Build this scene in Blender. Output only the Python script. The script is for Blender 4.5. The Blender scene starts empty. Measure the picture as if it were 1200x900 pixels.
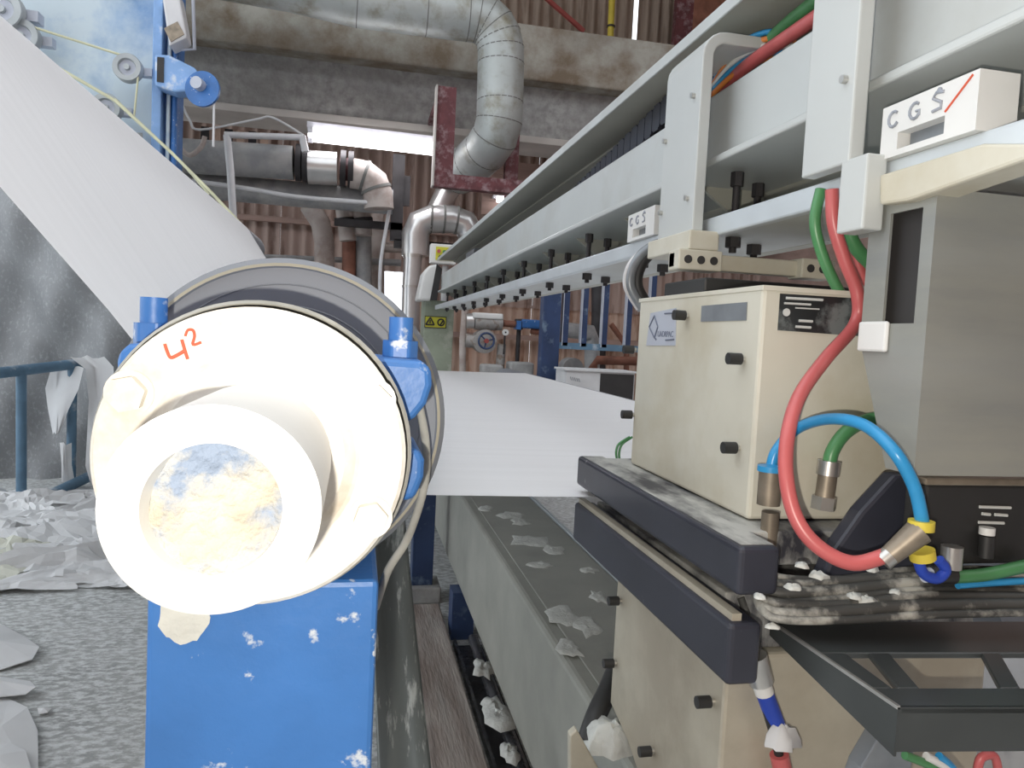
import bpy, math, random
from mathutils import Vector, Matrix

random.seed(7)
S = bpy.context.scene
COL = S.collection

# ------------------------------------------------------------------ camera
F = 870.0                                   # focal length in px of the 1200x900 frame
CAM_H = 1.65                                # lens height over the floor
_Y = Vector((418 - 600, 387 - 450, F)).normalized()      # cross-machine direction, in camera coords (x right, y down, z fwd)
_sl = 0.05
_t = (182 * 182 + 63 * 63 + F * F) / (182 + 63 * _sl)
_X = Vector((418 + _t - 600, 387 + _sl * _t - 450, F)).normalized()
_D = _Y.cross(_X).normalized()
CAMP = Vector((0, 0, CAM_H))
cd = bpy.data.cameras.new('camera'); cam = bpy.data.objects.new('camera', cd); COL.objects.link(cam)
cd.sensor_width = 36; cd.sensor_fit = 'HORIZONTAL'; cd.lens = F / 1200 * 36; cd.clip_start = .02; cd.clip_end = 200
w = lambda i: Vector((_X[i], _Y[i], -_D[i]))
cx, cy, cz = w(0), -w(1), -w(2)
M = Matrix((cx, cy, cz)).transposed().to_4x4(); M.translation = CAMP
cam.matrix_world = M
S.camera = cam

# ------------------------------------------------------------------ light
wd = bpy.data.worlds.new('hall_daylight'); S.world = wd; wd.use_nodes = True
bg = wd.node_tree.nodes['Background']; bg.inputs[0].default_value = (.90, .95, 1.0, 1); bg.inputs[1].default_value = 2.1
fl = bpy.data.lights.new('phone_flash', 'POINT'); fl.energy = 34; fl.color = (1.0, .93, .82); fl.shadow_soft_size = .006
fo = bpy.data.objects.new('phone_flash', fl); COL.objects.link(fo); fo.location = CAMP + Vector((-.035, -.01, -.045))
S.view_settings.view_transform = 'Standard'; S.view_settings.look = 'None'
S.view_settings.gamma = 1; S.view_settings.use_curve_mapping = False
S.view_settings.exposure = 0.0

# ------------------------------------------------------------------ pixel helpers
def ray(px, py):
    r = Vector(((px - 600) / F, (py - 450) / F, 1))
    return Vector((r.dot(_X), r.dot(_Y), -r.dot(_D)))
def py_(px, py, d):
    r = ray(px, py); return CAMP + r * (d / r.y)
def px_(px, py, X):
    r = ray(px, py); return CAMP + r * (X / r.x)
def pz_(px, py, Z):
    r = ray(px, py); return CAMP + r * ((Z - CAM_H) / r.z)
H = CAM_H

# ------------------------------------------------------------------ materials
MATS = {}
def mat(name, base, rough=.6, metal=0., var=.12, scale=6., dirt=None, amt=.0, dscale=5., bump=.0, bscale=40., stretch=(1, 1, 1), soft=.12, transl=0.):
    m = bpy.data.materials.new(name); m.use_nodes = True
    nt = m.node_tree; N = nt.nodes; L = nt.links
    b = N['Principled BSDF']; b.inputs['Roughness'].default_value = rough; b.inputs['Metallic'].default_value = metal
    tc = N.new('ShaderNodeTexCoord'); mp = N.new('ShaderNodeMapping'); mp.inputs['Scale'].default_value = stretch
    L.new(tc.outputs['Object'], mp.inputs['Vector'])
    n = N.new('ShaderNodeTexNoise'); n.inputs['Scale'].default_value = scale; n.inputs['Detail'].default_value = 6
    L.new(mp.outputs[0], n.inputs['Vector'])
    r = N.new('ShaderNodeValToRGB')
    c0 = tuple(max(0, c * (1 - var)) for c in base) + (1,); c1 = tuple(min(1, c * (1 + var)) for c in base) + (1,)
    r.color_ramp.elements[0].position = .3; r.color_ramp.elements[1].position = .7
    r.color_ramp.elements[0].color = c0; r.color_ramp.elements[1].color = c1
    L.new(n.outputs[0], r.inputs[0]); out = r.outputs[0]
    if dirt:
        n2 = N.new('ShaderNodeTexNoise'); n2.inputs['Scale'].default_value = dscale; n2.inputs['Detail'].default_value = 8; n2.inputs['Roughness'].default_value = .62
        L.new(mp.outputs[0], n2.inputs['Vector'])
        r2 = N.new('ShaderNodeValToRGB'); p = .72 - amt * .5
        r2.color_ramp.elements[0].position = max(0, p - soft / 2); r2.color_ramp.elements[1].position = min(1, p + soft / 2)
        L.new(n2.outputs[0], r2.inputs[0])
        mx = N.new('ShaderNodeMixRGB'); mx.inputs[2].default_value = tuple(dirt) + (1,)
        L.new(r2.outputs[0], mx.inputs[0]); L.new(out, mx.inputs[1]); out = mx.outputs[0]
    L.new(out, b.inputs['Base Color'])
    if bump:
        n3 = N.new('ShaderNodeTexNoise'); n3.inputs['Scale'].default_value = bscale; n3.inputs['Detail'].default_value = 5
        L.new(mp.outputs[0], n3.inputs['Vector'])
        bp = N.new('ShaderNodeBump'); bp.inputs['Strength'].default_value = bump; bp.inputs['Distance'].default_value = .01
        L.new(n3.outputs[0], bp.inputs['Height']); L.new(bp.outputs[0], b.inputs['Normal'])
    if transl:
        tr = N.new('ShaderNodeBsdfTranslucent'); tr.inputs[0].default_value = (.9, .9, .88, 1)
        ms = N.new('ShaderNodeMixShader'); ms.inputs[0].default_value = transl
        L.new(b.outputs[0], ms.inputs[1]); L.new(tr.outputs[0], ms.inputs[2]); L.new(ms.outputs[0], N['Material Output'].inputs[0])
    MATS[name] = m; return m
def emit(name, col, s):
    m = bpy.data.materials.new(name); m.use_nodes = True; b = m.node_tree.nodes['Principled BSDF']
    b.inputs['Base Color'].default_value = col + (1,); b.inputs['Emission Color'].default_value = col + (1,); b.inputs['Emission Strength'].default_value = s
    return m

paper = mat('paper_web_white', (.86, .86, .87), .75, var=.025, scale=3, bump=.07, bscale=6, stretch=(.3, 9, .3), transl=.12)
scrap_m = mat('paper_scrap_white', (.72, .73, .74), .8, var=.05, scale=5, transl=.15, bump=.2, bscale=12)
scrap_w = mat('paper_scrap_cream', (.68, .69, .60), .8, var=.05, scale=5, transl=.15, bump=.2, bscale=12)
floor_m = mat('floor_dusted', (.36, .37, .365), .75, var=.2, scale=2.2, dirt=(.60, .62, .62), amt=.42, dscale=19, bump=.8, bscale=30, stretch=(1, 1.8, 1), soft=.14)
conc = mat('concrete_rough', (.38, .38, .37), .9, var=.2, scale=1.2, dirt=(.25, .245, .24), amt=.42, dscale=7, bump=.9, bscale=18, soft=.3)
concl = mat('concrete_ledge', (.42, .41, .365), .9, var=.22, scale=.9, dirt=(.20, .155, .11), amt=.42, dscale=1.6, bump=.8, bscale=14, soft=.25)
soff = mat('concrete_soffit', (.50, .47, .44), .85, var=.12, scale=2)
corr_u = mat('corrugated_tan', (.36, .29, .235), .8, var=.14, scale=1.4, stretch=(3, 1, .25), dirt=(.24, .18, .14), amt=.3, dscale=3)
corr_m = mat('corrugated_brown', (.44, .33, .285), .85, var=.16, scale=1.2, stretch=(2, 1, .3), dirt=(.24, .16, .13), amt=.26, dscale=3)
corr_l = mat('corrugated_orange', (.54, .39, .31), .85, var=.16, scale=1.2, stretch=(2, 1, .3), dirt=(.32, .18, .12), amt=.28, dscale=3)  # reddish brown, with daylight glowing through the sheets put into the colour
planky = mat('wood_wall_dark', (.34, .235, .20), .85, var=.25, scale=2, stretch=(.3, 1, 3))
duct = mat('duct_cladding', (.44, .47, .46), .5, .35, var=.12, scale=2, dirt=(.22, .20, .14), amt=.22, dscale=3.5, soft=.25, bump=.15, bscale=8)
seam = mat('seam_dark', (.17, .17, .16), .7, .2)
alu = mat('aluminium_cladding', (.62, .61, .60), .3, .75, var=.12, scale=3, bump=.15, bscale=5)
pipe_d = mat('pipe_dusty_grey', (.27, .275, .28), .8, var=.22, scale=3, dirt=(.42, .41, .40), amt=.38, dscale=4, soft=.3)
pipe_w = mat('pipe_lagging_pale', (.46, .41, .38), .75, var=.15, scale=3, dirt=(.28, .21, .18), amt=.3, dscale=4, soft=.3)
pvc = mat('pvc_white', (.60, .60, .61), .5, var=.06)
dark = mat('dark_steel', (.035, .032, .034), .6, .2, var=.3)
redst = mat('red_oxide_steel', (.12, .035, .04), .7, var=.3, scale=6, dirt=(.30, .21, .22), amt=.26, dscale=9, soft=.2)
redpaint = mat('red_paint', (.34, .07, .06), .6, var=.15)
yell = mat('yellow_paint', (.62, .50, .06), .5, var=.1)
blue_p = mat('blue_paint', (.04, .15, .41), .45, var=.2, scale=5, dirt=(.55, .60, .66), amt=.14, dscale=24, soft=.06, bump=.25, bscale=22)
blue_d = mat('blue_paint_dark', (.022, .045, .115), .5, var=.25, scale=4, dirt=(.14, .2, .28), amt=.18, dscale=6)
blue_fr = mat('blue_machine_dusty', (.13, .27, .50), .6, var=.2, scale=2.2, dirt=(.52, .61, .66), amt=.62, dscale=1.0, soft=.22, bump=.15, bscale=20)
blue_br = mat('blue_bracket', (.22, .38, .66), .55, var=.15, dirt=(.6, .66, .74), amt=.2, dscale=6)
rail_b = mat('railing_blue_grey', (.10, .19, .28), .55, var=.2, dirt=(.4, .45, .5), amt=.2, dscale=5)
tarp_m = mat('grey_tarpaulin', (.24, .25, .26), .45, var=.08, scale=1.2, dirt=(.36, .38, .39), amt=.20, dscale=40, soft=.2, stretch=(1, 1, .6), bump=.25, bscale=4)
beam_m = mat('scanner_enamel_grey', (.52, .55, .545), .42, var=.05, scale=3, dirt=(.40, .40, .37), amt=.2, dscale=2.5, soft=.4)
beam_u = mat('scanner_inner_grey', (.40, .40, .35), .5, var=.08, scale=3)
strap_m = mat('scanner_strap_grey', (.54, .565, .555), .32, var=.04, scale=3)
rail_s = mat('rail_silver', (.60, .65, .68), .35, .25, var=.06, scale=8)
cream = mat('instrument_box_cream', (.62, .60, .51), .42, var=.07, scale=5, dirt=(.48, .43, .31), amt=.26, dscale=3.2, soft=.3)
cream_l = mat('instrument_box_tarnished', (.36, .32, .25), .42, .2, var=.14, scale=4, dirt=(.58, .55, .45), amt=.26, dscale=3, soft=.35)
blk = mat('black_plate', (.030, .032, .045), .38, var=.2, scale=6, dirt=(.34, .34, .33), amt=.05, dscale=14, soft=.08)
blk_dust = mat('black_plate_dusty', (.035, .036, .045), .5, var=.2, scale=6, dirt=(.46, .46, .43), amt=.44, dscale=7, soft=.22, stretch=(2, .8, 1))
rubber = mat('black_rubber', (.022, .022, .022), .5, var=.3)
rubber_d = mat('black_cable_dusty', (.05, .05, .047), .55, var=.3, scale=9, dirt=(.38, .37, .33), amt=.32, dscale=16, soft=.15)
house_m = mat('grey_sheet_housing', (.25, .26, .25), .42, .15, var=.14, scale=2.5, stretch=(1, 1, 5), dirt=(.32, .32, .28), amt=.3, dscale=3, soft=.5)
sig = mat('grey_gloss_tray', (.045, .05, .05), .3, .1, var=.2)
lowbeam = mat('lower_beam_grey', (.26, .265, .235), .45, .1, var=.15, scale=3, dirt=(.38, .38, .34), amt=.25, dscale=2.4, soft=.4, bump=.12, bscale=6)
pulp = mat('paper_pulp', (.52, .53, .50), .9, var=.12, scale=20, bump=.6, bscale=50)
apron_m = mat('dirty_sheet_apron', (.13, .14, .13), .45, .2, var=.3, scale=3, stretch=(3, .5, .5), dirt=(.42, .43, .40), amt=.22, dscale=14, soft=.1)
wood = mat('worn_plank', (.38, .34, .31), .75, var=.3, scale=3, stretch=(5, .6, 1), dirt=(.17, .12, .10), amt=.38, dscale=2, soft=.3, bump=.5, bscale=20)
pit = mat('wet_dark_steel', (.06, .06, .065), .25, .2, var=.4, scale=6, bump=.4, bscale=20)
cast = mat('white_painted_casting', (.82, .81, .76), .5, var=.06, scale=8, dirt=(.48, .38, .25), amt=.22, dscale=7, soft=.3, bump=.2, bscale=30)
tube_m = mat('pale_steel_sleeve', (.74, .74, .72), .42, .1, var=.05, scale=8)
plast = mat('hardened_pulp_fill', (.42, .39, .32), .85, var=.25, scale=30, bump=.9, bscale=60, dirt=(.20, .25, .34), amt=.42, dscale=16)
rollm = mat('roll_rubber_grey', (.20, .215, .24), .45, var=.06, scale=3)
rollface = mat('roll_end_grey', (.22, .24, .275), .6, .0, var=.10, scale=2)
rollrim = mat('roll_rim_tan', (.36, .34, .27), .5, var=.1)
gask = mat('dusty_gasket', (.34, .34, .31), .85, var=.2, scale=20, bump=.4)
redm = mat('marker_red', (.62, .10, .05), .7)
hose_r = mat('hose_red', (.50, .11, .11), .35, var=.15, scale=12)
hose_g = mat('hose_green', (.07, .23, .09), .35, var=.2, scale=12)
hose_b = mat('hose_blue', (.03, .27, .55), .3, var=.12, scale=12)
orange = mat('cable_orange', (.65, .22, .05), .45)
steel = mat('bright_steel', (.55, .54, .51), .3, .85, var=.12, scale=20)
brass = mat('dirty_fitting', (.26, .22, .17), .45, .5, var=.3, scale=20)
whitep = mat('white_plastic', (.70, .70, .68), .5, var=.06)
lab_b = mat('label_pale_blue', (.46, .49, .56), .5, var=.05)
lab_g = mat('label_grey_metal', (.22, .24, .26), .35, .3, var=.15, scale=20)
lab_k = mat('label_black', (.025, .028, .03), .35, var=.2, dirt=(.16, .18, .18), amt=.35, dscale=20)
ink_s = mat('ink_smudged', (.30, .32, .36), .7, var=.3, scale=90)
ink = mat('ink_grey', (.14, .16, .22), .6)
inkw = mat('ink_white', (.62, .64, .62), .6)
inkk = mat('ink_black', (.03, .03, .03), .6)
labY = mat('warning_yellow', (.60, .58, .05), .5, var=.05)
postg = mat('scanner_post_green', (.30, .35, .27), .55, var=.15, scale=5, dirt=(.42, .45, .38), amt=.3, dscale=6)
shade = mat('recess_dark', (.035, .033, .033), .7)  # shade inside gaps and openings, put into a near-black colour
blueshr = mat('blue_sleeve', (.02, .06, .42), .45)
ropem = mat('rope_yellowish', (.58, .58, .40), .8)
sheave_m = mat('sheave_grey', (.40, .43, .44), .5, .2, var=.12)
lampm = emit('fluorescent_tube', (1.0, .98, 1.0), 9.0)
lamp_b = mat('lamp_body', (.62, .62, .66), .5)
carton = mat('carton_white', (.66, .67, .68), .7, var=.08, scale=6)
rust = mat('rusty_pipe', (.24, .10, .065), .7, var=.3)
valve_m = mat('valve_body_grey', (.40, .385, .37), .6, .15, var=.25, scale=8, dirt=(.22, .17, .13), amt=.35, dscale=8)

# ------------------------------------------------------------------ mesh builder
class MB:
    def __init__(s): s.v = []; s.f = []; s.sm = []
    def add(s, vs, fs, smooth=False):
        o = len(s.v); s.v += [tuple(v) for v in vs]; s.f += [tuple(i + o for i in f) for f in fs]; s.sm += [smooth] * len(fs); return s
    def box(s, x0, x1, y0, y1, z0, z1):
        return s.add([(x0, y0, z0), (x1, y0, z0), (x1, y1, z0), (x0, y1, z0), (x0, y0, z1), (x1, y0, z1), (x1, y1, z1), (x0, y1, z1)],
                     [(3, 2, 1, 0), (4, 5, 6, 7), (0, 1, 5, 4), (1, 2, 6, 5), (2, 3, 7, 6), (3, 0, 4, 7)])
    def prism(s, poly, vec):                      # poly: list of 3d points, vec: extrusion
        n = len(poly); vec = Vector(vec)
        a = [Vector(p) for p in poly]; b = [p + vec for p in a]
        nrm = Vector((0, 0, 0))
        for i in range(n): nrm += a[i].cross(a[(i + 1) % n])
        if nrm.dot(vec) > 0: a, b = a[::-1], b[::-1]
        return s.add(a + b, [tuple(range(n)), tuple(range(2 * n - 1, n - 1, -1))] + [(i + n, (i + 1) % n + n, (i + 1) % n, i) for i in range(n)])
    def rings(s, rs, cap0=True, cap1=True, smooth=True):
        n = len(rs[0]); vs = [p for r in rs for p in r]; fs = []
        for k in range(len(rs) - 1):
            for i in range(n):
                j = (i + 1) % n
                fs.append((k * n + i, k * n + j, (k + 1) * n + j, (k + 1) * n + i))
        s.add(vs, fs, smooth)
        if cap0: s.add(rs[0], [tuple(range(n - 1, -1, -1))])
        if cap1: s.add(rs[-1], [tuple(range(n))])
        return s
    def tube(s, path, r, n=12, smooth_path=0, caps=True):
        P = [Vector(p) for p in path]
        if smooth_path:
            Q = []; m = len(P)
            for i in range(m - 1):
                p0, p1, p2, p3 = P[max(i - 1, 0)], P[i], P[i + 1], P[min(i + 2, m - 1)]
                for k in range(smooth_path):
                    t = k / smooth_path
                    Q.append(.5 * ((2 * p1) + (p2 - p0) * t + (2 * p0 - 5 * p1 + 4 * p2 - p3) * t * t + (3 * p1 - p0 - 3 * p2 + p3) * t ** 3))
            Q.append(P[-1]); P = Q
        rad = r if isinstance(r, (list, tuple)) else [r] * len(P)
        T = [(P[min(i + 1, len(P) - 1)] - P[max(i - 1, 0)]).normalized() for i in range(len(P))]
        u = T[0].orthogonal().normalized(); rs = []
        for i, p in enumerate(P):
            u = (u - T[i] * u.dot(T[i])).normalized(); v = T[i].cross(u)
            rs.append([p + (u * math.cos(a) + v * math.sin(a)) * rad[i] for a in [2 * math.pi * k / n for k in range(n)]])
        return s.rings(rs, caps, caps)
    def lathe(s, prof, cx, cz, n=48, sharp=True):   # prof: (radius, y) around a Y axis through cx, cz
        for (r0, y0), (r1, y1) in zip(prof[:-1], prof[1:]):
            rr = []
            for r, y in ((r0, y0), (r1, y1)):
                rr.append([(cx + r * math.cos(2 * math.pi * k / n), y, cz + r * math.sin(2 * math.pi * k / n)) for k in range(n)])
            s.rings(rr, False, False)
        return s
    def hexp(s, c, axis, r, h, n=6, rot=0.):
        c = Vector(c); axis = Vector(axis).normalized(); u = axis.orthogonal().normalized(); v = axis.cross(u)
        rs = [[c + axis * k * h + (u * math.cos(rot + 2 * math.pi * i / n) + v * math.sin(rot + 2 * math.pi * i / n)) * r for i in range(n)] for k in (0, 1)]
        return s.rings(rs, smooth=n > 8)
    def build(s, name, m, parent=None, bevel=0., seg=2):
        me = bpy.data.meshes.new(name); me.from_pydata(s.v, [], s.f); me.update()
        for p, q in zip(me.polygons, s.sm): p.use_smooth = q
        me.materials.append(m); return link(name, me, parent, bevel, seg)
def link(name, me, parent=None, bevel=0., seg=2, loc=None):
    o = bpy.data.objects.new(name, me); COL.objects.link(o)
    if loc is not None: o.location = loc
    if parent: o.parent = parent; o.location = Vector(o.location) - origin(parent)
    if bevel:
        b = o.modifiers.new('bevel', 'BEVEL'); b.width = bevel; b.segments = seg; b.limit_method = 'ANGLE'; b.angle_limit = math.radians(40)
    return o
def origin(o):
    p = Vector((0, 0, 0))
    while o: p += Vector(o.location); o = o.parent
    return p
def thing(name, label, cat, loc, group=None, kind=None):
    o = bpy.data.objects.new(name, None); COL.objects.link(o); o.location = loc; o.empty_display_size = .1
    return tag(o, label, cat, group, kind)
def tag(o, label=None, cat=None, group=None, kind=None):
    if label: o['label'] = label
    if cat: o['category'] = cat
    if group: o['group'] = group
    if kind: o['kind'] = kind
    return o
def B(x0, x1, y0, y1, z0, z1): return MB().box(x0, x1, y0, y1, z0, z1)
def T(path, r, n=12, sp=0): return MB().tube(path, r, n, sp)
def pt(lst): return [py_(*p) for p in lst]
def text(body, size, origin_, right, up, m, parent, name='lettering', ext=.0004):
    c = bpy.data.curves.new('t', 'FONT'); c.body = body; c.size = size; c.extrude = ext; c.align_x = 'LEFT'
    o = bpy.data.objects.new('t', c); COL.objects.link(o)
    bpy.context.view_layer.update()
    me = bpy.data.meshes.new_from_object(o); bpy.data.objects.remove(o); bpy.data.curves.remove(c)
    right = Vector(right); up = Vector(up); n = right.cross(up)
    mm = Matrix((right, up, n)).transposed().to_4x4(); mm.translation = Vector(origin_)
    me.transform(mm); me.materials.clear(); me.materials.append(m)
    return link(name, me, parent)
def blob(name, c, rx, ry, rz, m, seed, parent=None, n=14):
    rnd = random.Random(seed); mb = MB(); rs = []
    f = [1 + rnd.uniform(-.35, .35) for _ in range(n)]
    for k, (q, h) in enumerate(((1.0, 0), (.92, .5), (.62, .9), (.25, 1.0))):
        rs.append([(c[0] + rx * q * f[i] * math.cos(2 * math.pi * i / n), c[1] + ry * q * f[i] * math.sin(2 * math.pi * i / n), c[2] + rz * h * rnd.uniform(.7, 1.2)) for i in range(n)])
    mb.rings(rs); return mb.build(name, m, parent)

# ================================================================== SETTING
tag(MB().box(-9, 9, -4, 14, -.1, 0).build('floor', floor_m), kind='structure')
WY = 13.0
def corrugated(x0, x1, z0, z1, y, m, parent, pitch=.2, amp=.035):
    n = max(2, int((x1 - x0) / pitch * 8)); vs = []; fs = []
    for i in range(n + 1):
        x = x0 + (x1 - x0) * i / n; yy = y + amp * math.cos(2 * math.pi * x / pitch)
        vs += [(x, yy, z0), (x, yy, z1), (x, yy + .02, z0), (x, yy + .02, z1)]
    for i in range(n):
        a = 4 * i; b = a + 4; fs += [(a, b, b + 1, a + 1), (a + 2, a + 3, b + 3, b + 2)]
    fs += [(0, 1, 3, 2), (4 * n, 4 * n + 2, 4 * n + 3, 4 * n + 1)]
    return MB().add(vs, fs, True).build('wall_sheet', m, parent)
wall = thing('wall_back', None, None, (0, WY, 0), kind='structure')
zl = py_(600, 25, 10.7).z                      # concrete ledge top
xs_slit = py_(745, 20, WY).x
xo0, xo1 = py_(444, 340, WY).x, py_(480, 340, WY).x
zo0, zo1 = py_(460, 372, WY).z, py_(460, 318, WY).z
xx = xs_slit - .04
edges = [-9 + 1.2 * i for i in range(9)] + [xs_slit - .035]
e = -9.0; k = 0
while e < 9:                                   # upper row of sheets, with one open slit
    n_ = e + 1.1
    if e < xs_slit - .04 < n_ + .5: n_ = xs_slit - .035
    corrugated(e, min(n_, 9), zl - .6, 9, WY + (k % 2) * .03, corr_u, wall)
    e = n_ + (.07 if abs(n_ - (xs_slit - .035)) < 1e-6 else .0); k += 1
e = -9.0; k = 0
while e < 9:                                   # middle and lower rows, open where daylight comes in
    n_ = e + 1.1
    if e < xo0 < n_ + .3: n_ = xo0
    if not (e >= xo0 - 1e-6 and e < xo1 - 1e-6):
        corrugated(e, min(n_, 9), 2.2, zl - .55, WY + .05 + (k % 2) * .03, corr_m, wall)
        corrugated(e, min(n_, 9), 0, 2.25, WY + .1 + (k % 2) * .03, corr_l, wall)
        e = n_
    else:
        n_ = xo1
        corrugated(e, n_, zo1, zl - .55, WY + .05, corr_m, wall); corrugated(e, n_, 0, zo0, WY + .1, corr_l, wall)
        e = n_
    k += 1
# girts along the wall
for z in (1.62, 3.35):
    MB().box(-9, 9, WY - .16, WY - .06, z, z + .09).build('girt', planky, wall)
wr = thing('wall_right', None, None, (7.5, 6, 0), kind='structure')
for i in range(15): MB().box(7.5, 7.55, -4 + 1.2 * i, -4 + 1.2 * i + 1.19, 0, 9).build('wall_board', planky, wr)
wf = thing('wall_front_blocker', None, None, (0, -4, 0), kind='structure')  # unseen wall added behind the camera to cut the daylight from there
for i in range(14): MB().box(-9 + 1.2 * i, -9 + 1.2 * i + 1.19, -4.05, -4, 0, 9).build('wall_board', planky, wf)
# concrete beam over the back aisle
cb = thing('beam_concrete', None, None, (0, 11, 0), kind='structure')
zlb = py_(500, 78, 10.7).z; zbb = py_(450, 143, 11.0).z
MB().box(-9, 9, 10.7, 11.6, zlb, zl).build('beam_ledge', concl, cb, .03)
MB().box(-9, 9, 11.0, 11.6, zbb, zlb).build('beam_web', conc, cb)
MB().box(-9, 9, 10.9, 11.7, zbb - .10, zbb).build('beam_soffit', soff, cb, .01)  # paler than the beam, lamplight on the strip put into its colour
# boarded strip of wall under the beam
wb = thing('wall_boards', None, None, (0, 12, 0), kind='structure')
for i in range(16):
    z = zbb - .14 - .22 * (i % 4); x0 = 1.9 + 1.5 * (i // 4)
    MB().box(x0, x0 + 1.48, 12.0, 12.05 + .01 * (i % 3), z - .215, z).build('board', planky, wb)
for i in range(6):
    a = py_(236 + 14 * i, 125, 11.9); MB().box(a.x, a.x + .11, 11.9, 11.95, zbb - .9, zbb - .1).build('board', corr_l if i % 2 else dark, wb)
# unseen partial roof, added to darken the background
roof = thing('shade_roof', None, None, (0, 8, 9), kind='structure')
MB().box(-9, 9, 6.5, 14, 9.0, 9.1).build('shade_roof_sheet', corr_u, roof)

# ================================================================== PAPER WEB AND ITS ROLLS
C0 = py_(247, 600, .506)                       # axis of the front roll
AX, AZ = C0.x, C0.z
R = .212; NEAR = 1.01
th = math.radians(57)
tl = Vector((AX - R * math.sin(th), AZ - R * math.cos(th)))
# incoming line rises at 57 degrees to an upper roll
UR = .16; UX = -.5
while True:                                    # slide the upper roll along the line until its crest has the photographed elevation
    UX -= .01; UZ = tl.y + (tl.x - UX) * math.tan(th)
    uc = Vector((UX - UR * math.sin(th), UZ - UR * math.cos(th)))
    if max((uc.y - H + UR * math.sin(math.radians(q))) / -(uc.x + UR * math.cos(math.radians(q))) for q in range(20, 120, 4)) > .875: break
WZ = AZ - R                                    # level of the web through the scanner
EX = 1.62; ER = .17
prof = []
prof.append((uc.x - 2.2, uc.y + UR + .45, 1.05))
for i in range(9):
    a = math.radians(101) - (math.radians(101) - math.radians(33)) * i / 8
    prof.append((uc.x + (UR + .002) * math.cos(a), uc.y + (UR + .002) * math.sin(a), 1.05))
def on_web(px, py):                            # where a picture point meets the descending sheet
    r = ray(px, py); return CAMP + r * ((tl.y - H + math.tan(th) * tl.x) / (r.z + math.tan(th) * r.x))
ea, eb = on_web(0, 196), on_web(155, 386)
for i in range(1, 12):
    t = i / 12; x = UX + (tl.x - UX) * t; z = UZ + (tl.y - UZ) * t
    yn = ea.y + (x - ea.x) * (eb.y - ea.y) / (eb.x - ea.x); prof.append((x, z, max(1.0, min(1.5, yn))))
for i in range(13):
    a = math.radians(213) + math.radians(57) * i / 12
    prof.append((AX + (R + .002) * math.cos(a), AZ + (R + .002) * math.sin(a), 1.5 + .05 * i / 12))
for i in range(1, 14): prof.append((AX + (EX - AX) * i / 14, WZ - .002 - .006 * math.sin(math.pi * i / 14), 1.55))
for i in range(9):
    a = math.radians(90) - math.radians(85) * i / 8
    prof.append((EX + (ER + .002) * math.cos(a), WZ - ER + (ER + .002) * math.sin(a) - .002, 1.55))
prof.append((EX + ER + .06, .35, 1.55))
FAR = 7.03; NY = 30
vs = []; fs = []
TILT = .075                                    # near end of the upper roll sits this much lower
for i, (x, z, yn) in enumerate(prof):
    wt = 1 if i < 10 else max(0, 1 - (i - 9) / 12)
    for j in range(NY + 1):
        t = (j / NY) ** 1.5; yy = yn + (FAR - yn) * t; vs.append((x, yy, z - TILT * wt * (1 - (yy - 1) / 6.9)))
for i in range(len(prof) - 1):
    for j in range(NY):
        a = i * (NY + 1) + j; fs.append((a, a + 1, a + NY + 2, a + NY + 1))
web = MB().add(vs, fs, True).build('paper_web', paper)
tag(web, 'wide white paper sheet running down under the grey roll and through the scanner', 'paper web')

roll = thing('guide_roll', 'large grey rubber roll with tan rim behind the white bearing cover', 'roller', (AX, NEAR, AZ - R))
MB().lathe([(R - .007, NEAR), (R, NEAR + .007), (R, 7.3), (0.02, 7.3)], AX, AZ, 72).build('shell', rollm, roll)
MB().lathe([(R - .007, NEAR), (R - .011, NEAR - .001)], AX, AZ, 72).build('rim', rollrim, roll)
MB().lathe([(R - .011, NEAR - .001), (R - .013, NEAR + .003), (.10, NEAR + .004), (.05, NEAR + .004)], AX, AZ, 72).build('end_face', rollface, roll)
for rr in (.178, .150):
    MB().lathe([(rr + .0015, NEAR + .0035), (rr, NEAR + .0022), (rr - .0015, NEAR + .0035)], AX, AZ, 64).build('turning_mark', rollm, roll)
MB().lathe([(.055, .60), (.055, NEAR + .02)], AX, AZ, 32).build('journal', steel, roll)
tr = .0700; ti = .0445; TN = .506; FN = .713
sl = MB().lathe([(ti, TN + .075), (ti, TN + .004), (ti + .003, TN), (tr - .004, TN), (tr, TN + .004), (tr, FN)], AX, AZ, 64).build('end_sleeve', tube_m, roll)
rs = []
rnd = random.Random(3)
for k, q in enumerate((1.02, .8, .55, .3, .1)):
    rs.append([(AX + ti * q * math.cos(a), TN + .055 - .022 * (1 - math.sin(a)) * (q > .2) * (q) + rnd.uniform(-.004, .004), AZ + ti * q * math.sin(a)) for a in [2 * math.pi * i / 28 for i in range(28)]])
MB().rings(rs[::-1]).build('caked_fill', plast, roll)

upr = thing('upper_web_roll', 'grey roll carrying the top of the descending paper sheet', 'roller', (uc.x, 1.2, uc.y - UR))
tz_ = lambda y: uc.y - TILT * (1 - (y - 1) / 6.9)
MB().tube([(uc.x, 1.2, tz_(1.2)), (uc.x, 8.0, tz_(8.0))], UR, 40).build('shell', rollm, upr)
MB().tube([(uc.x, .9, tz_(.9)), (uc.x, 8.35, tz_(8.35))], .05, 20).build('journal', steel, upr)
exr = thing('exit_roll', 'grey roll the paper sheet passes over beyond the scanner', 'roller', (EX, 1.4, WZ - 2 * ER))
MB().lathe([(.02, 1.4), (ER, 1.4), (ER, 7.98), (.02, 7.98)], EX, WZ - ER, 40).build('shell', rollm, exr)
MB().lathe([(.04, 1.2), (.04, 8.15)], EX, WZ - ER, 20).build('journal', steel, exr)
for y in (8.02,):
    MB().box(EX - .08, EX + .08, y, y + .1, 0, WZ - ER + .05).build('stand', blue_d, exr)

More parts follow.
